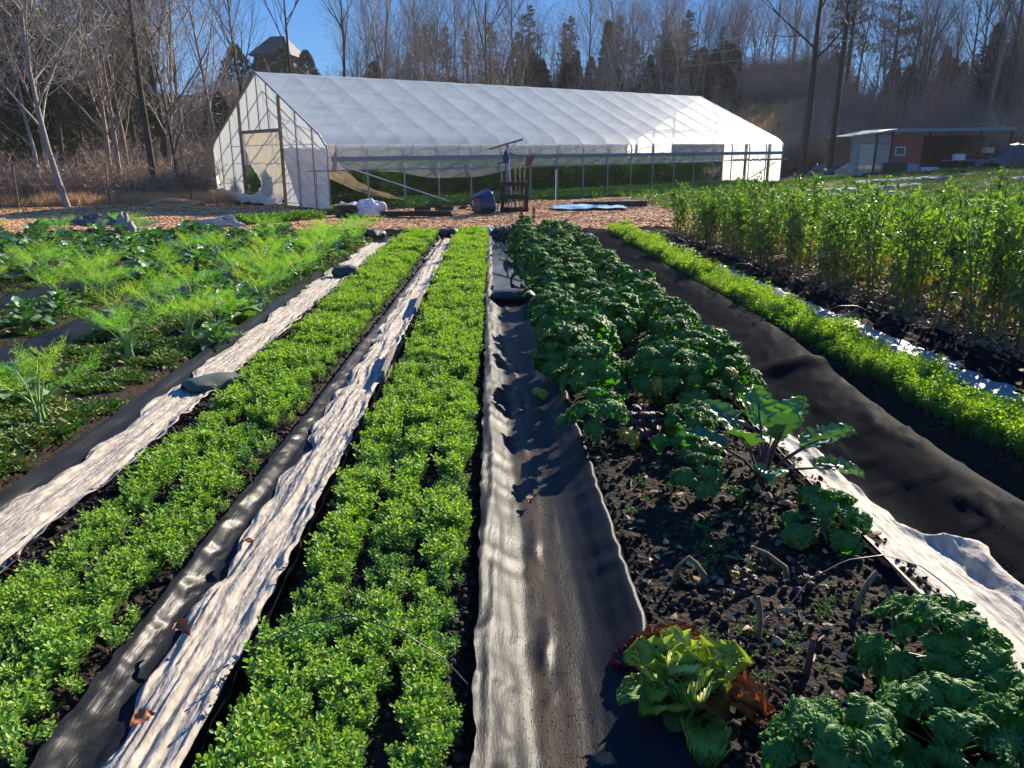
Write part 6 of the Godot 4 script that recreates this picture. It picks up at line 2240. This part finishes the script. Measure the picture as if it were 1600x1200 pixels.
	for i in 2500:
		var az := rr(-43, 45)
		var d := 0.0
		if az < -20:
			d = 41 + 45 * pow(rng.randf(), 1.6)
		elif az < 16.5:
			d = lerpf(60, 76, (az + 20) / 36.0) + 45 * pow(rng.randf(), 1.5)
		elif az < 21.5:
			d = 93 + rr(0, 20)
		else:
			d = 70 + 45 * pow(rng.randf(), 1.2)
		var x := sin(deg_to_rad(az)) * d
		var z := -cos(deg_to_rad(az)) * d
		l[i % 3].append(place(at_ground(x, z), rr(0, TAU), rr(0.8, 1.6) * (0.8 if d < 50 else rr(0.7, 1.5))))
	for i in 70:      # saplings' feet beside the pole
		var x := rr(21.5, 25.8)
		l[1].append(place(at_ground(x, -61 - rr(0, 4)), rr(0, TAU), rr(0.7, 1.1)))
	rng.seed = 655
	var stems := MB.new()
	for s in 6:
		var h := rr(3.0, 6.5)
		var o := Vector3(rr(-1.2, 1.2), -0.2, rr(-1.2, 1.2))
		var tip := o + Vector3(rr(-0.5, 0.5), h, rr(-0.5, 0.5))
		stems.tube(PackedVector3Array([o, o.lerp(tip, 0.5) + Vector3(rr(-0.15, 0.15), 0, 0), tip]), PackedFloat32Array([0.055, 0.04, 0.012]), 4)
		for j in 14:
			var q := o.lerp(tip, rr(0.35, 0.98))
			var d := (Vector3.UP * 0.8 + sph()).normalized()
			var l2 := rr(0.5, 1.3)
			stems.sliver(q, q + d * l2, d.cross(sph()).normalized() * 0.02)
			for k in 3:
				var d2 := (d + sph() * 0.8).normalized()
				stems.sliver(q + d * l2 * 0.6, q + d * l2 * 0.6 + d2 * rr(0.3, 0.7), d2.cross(sph()).normalized() * 0.012)
	var sl := [[], []]
	for i in 420:
		var az := rr(-20, 16) if i % 3 == 0 else rr(21.5, 45)
		var d := lerpf(62, 78, (az + 20) / 36.0) + rr(0, 26) if i % 3 == 0 else rr(72, 108)
		if absf(az + 14) < 3:
			continue
		sl[i % 2].append(place(at_ground(sin(deg_to_rad(az)) * d, -cos(deg_to_rad(az)) * d), rr(0, TAU), rr(0.7, 1.15)))
	var root := thing("thicket", "tangled brown brush and brambles along the edge of the woods", "brush", Vector3.ZERO, 0, "", "stuff")
	for k in 3:
		many("brush", th[k], l[k], root)
	many("brush", stems.mesh(M.twig_red), sl[0], root)
	many("brush", stems.mesh(M.bark_mid), sl[1], root)
	# tan dead grass on the open slope and at the wood's foot
	var gb := MB.new()
	rng.seed = 70
	for i in 40:
		var o := Vector3(rr(-0.35, 0.35), 0, rr(-0.35, 0.35))
		var e := (Vector3.UP + sph() * 0.35).normalized()
		gb.sliver(o, o + e * rr(0.3, 0.9), e.cross(sph()).normalized() * 0.02)
	var gl := []
	for i in 3000:
		var az := rr(11.5, 22.5)
		var d := rr(71, 91)
		gl.append(place(at_ground(sin(deg_to_rad(az)) * d, -cos(deg_to_rad(az)) * d), rr(0, TAU), rr(0.8, 1.5)))
	for i in 900:
		var x := rr(-30, -12)
		gl.append(place(at_ground(x, -35.2 - (x + 16.4) * 0.25 - rr(0, 2.5)), rr(0, TAU), rr(0.4, 0.9)))
	root = thing("dead_grass", "tall tan dead grass on the slope beyond the greenhouse's far end", "dead grass", Vector3.ZERO, 0, "", "stuff")
	many("grass", gb.mesh(M.dead_grass, false), gl, root)
	# saplings between the big tree and the pole
	for i in 14:
		var b := MB.new()
		rng.seed = 720 + i
		var h := rr(3.0, 5.0)
		b.tube(PackedVector3Array([Vector3(0, -0.2, 0), Vector3(rr(-0.1, 0.1), h * 0.5, 0), Vector3(rr(-0.3, 0.3), h, 0)]), PackedFloat32Array([0.035, 0.028, 0.01]), 4)
		for j in 8:
			var o := Vector3(0, h * rr(0.5, 1), 0)
			var d := (Vector3.UP + sph() * 0.7).normalized()
			b.sliver(o, o + d * rr(0.4, 1.0), d.cross(sph()).normalized() * 0.012)
		obj("sapling", b.mesh(M.twig_grey), null, "thin bare sapling between the big tree and leaning pole", "sapling", "saplings beside the pole").position = at_ground(22.6 + i * 0.22 + rr(-0.1, 0.1), -60.5 - rr(0, 2.0))
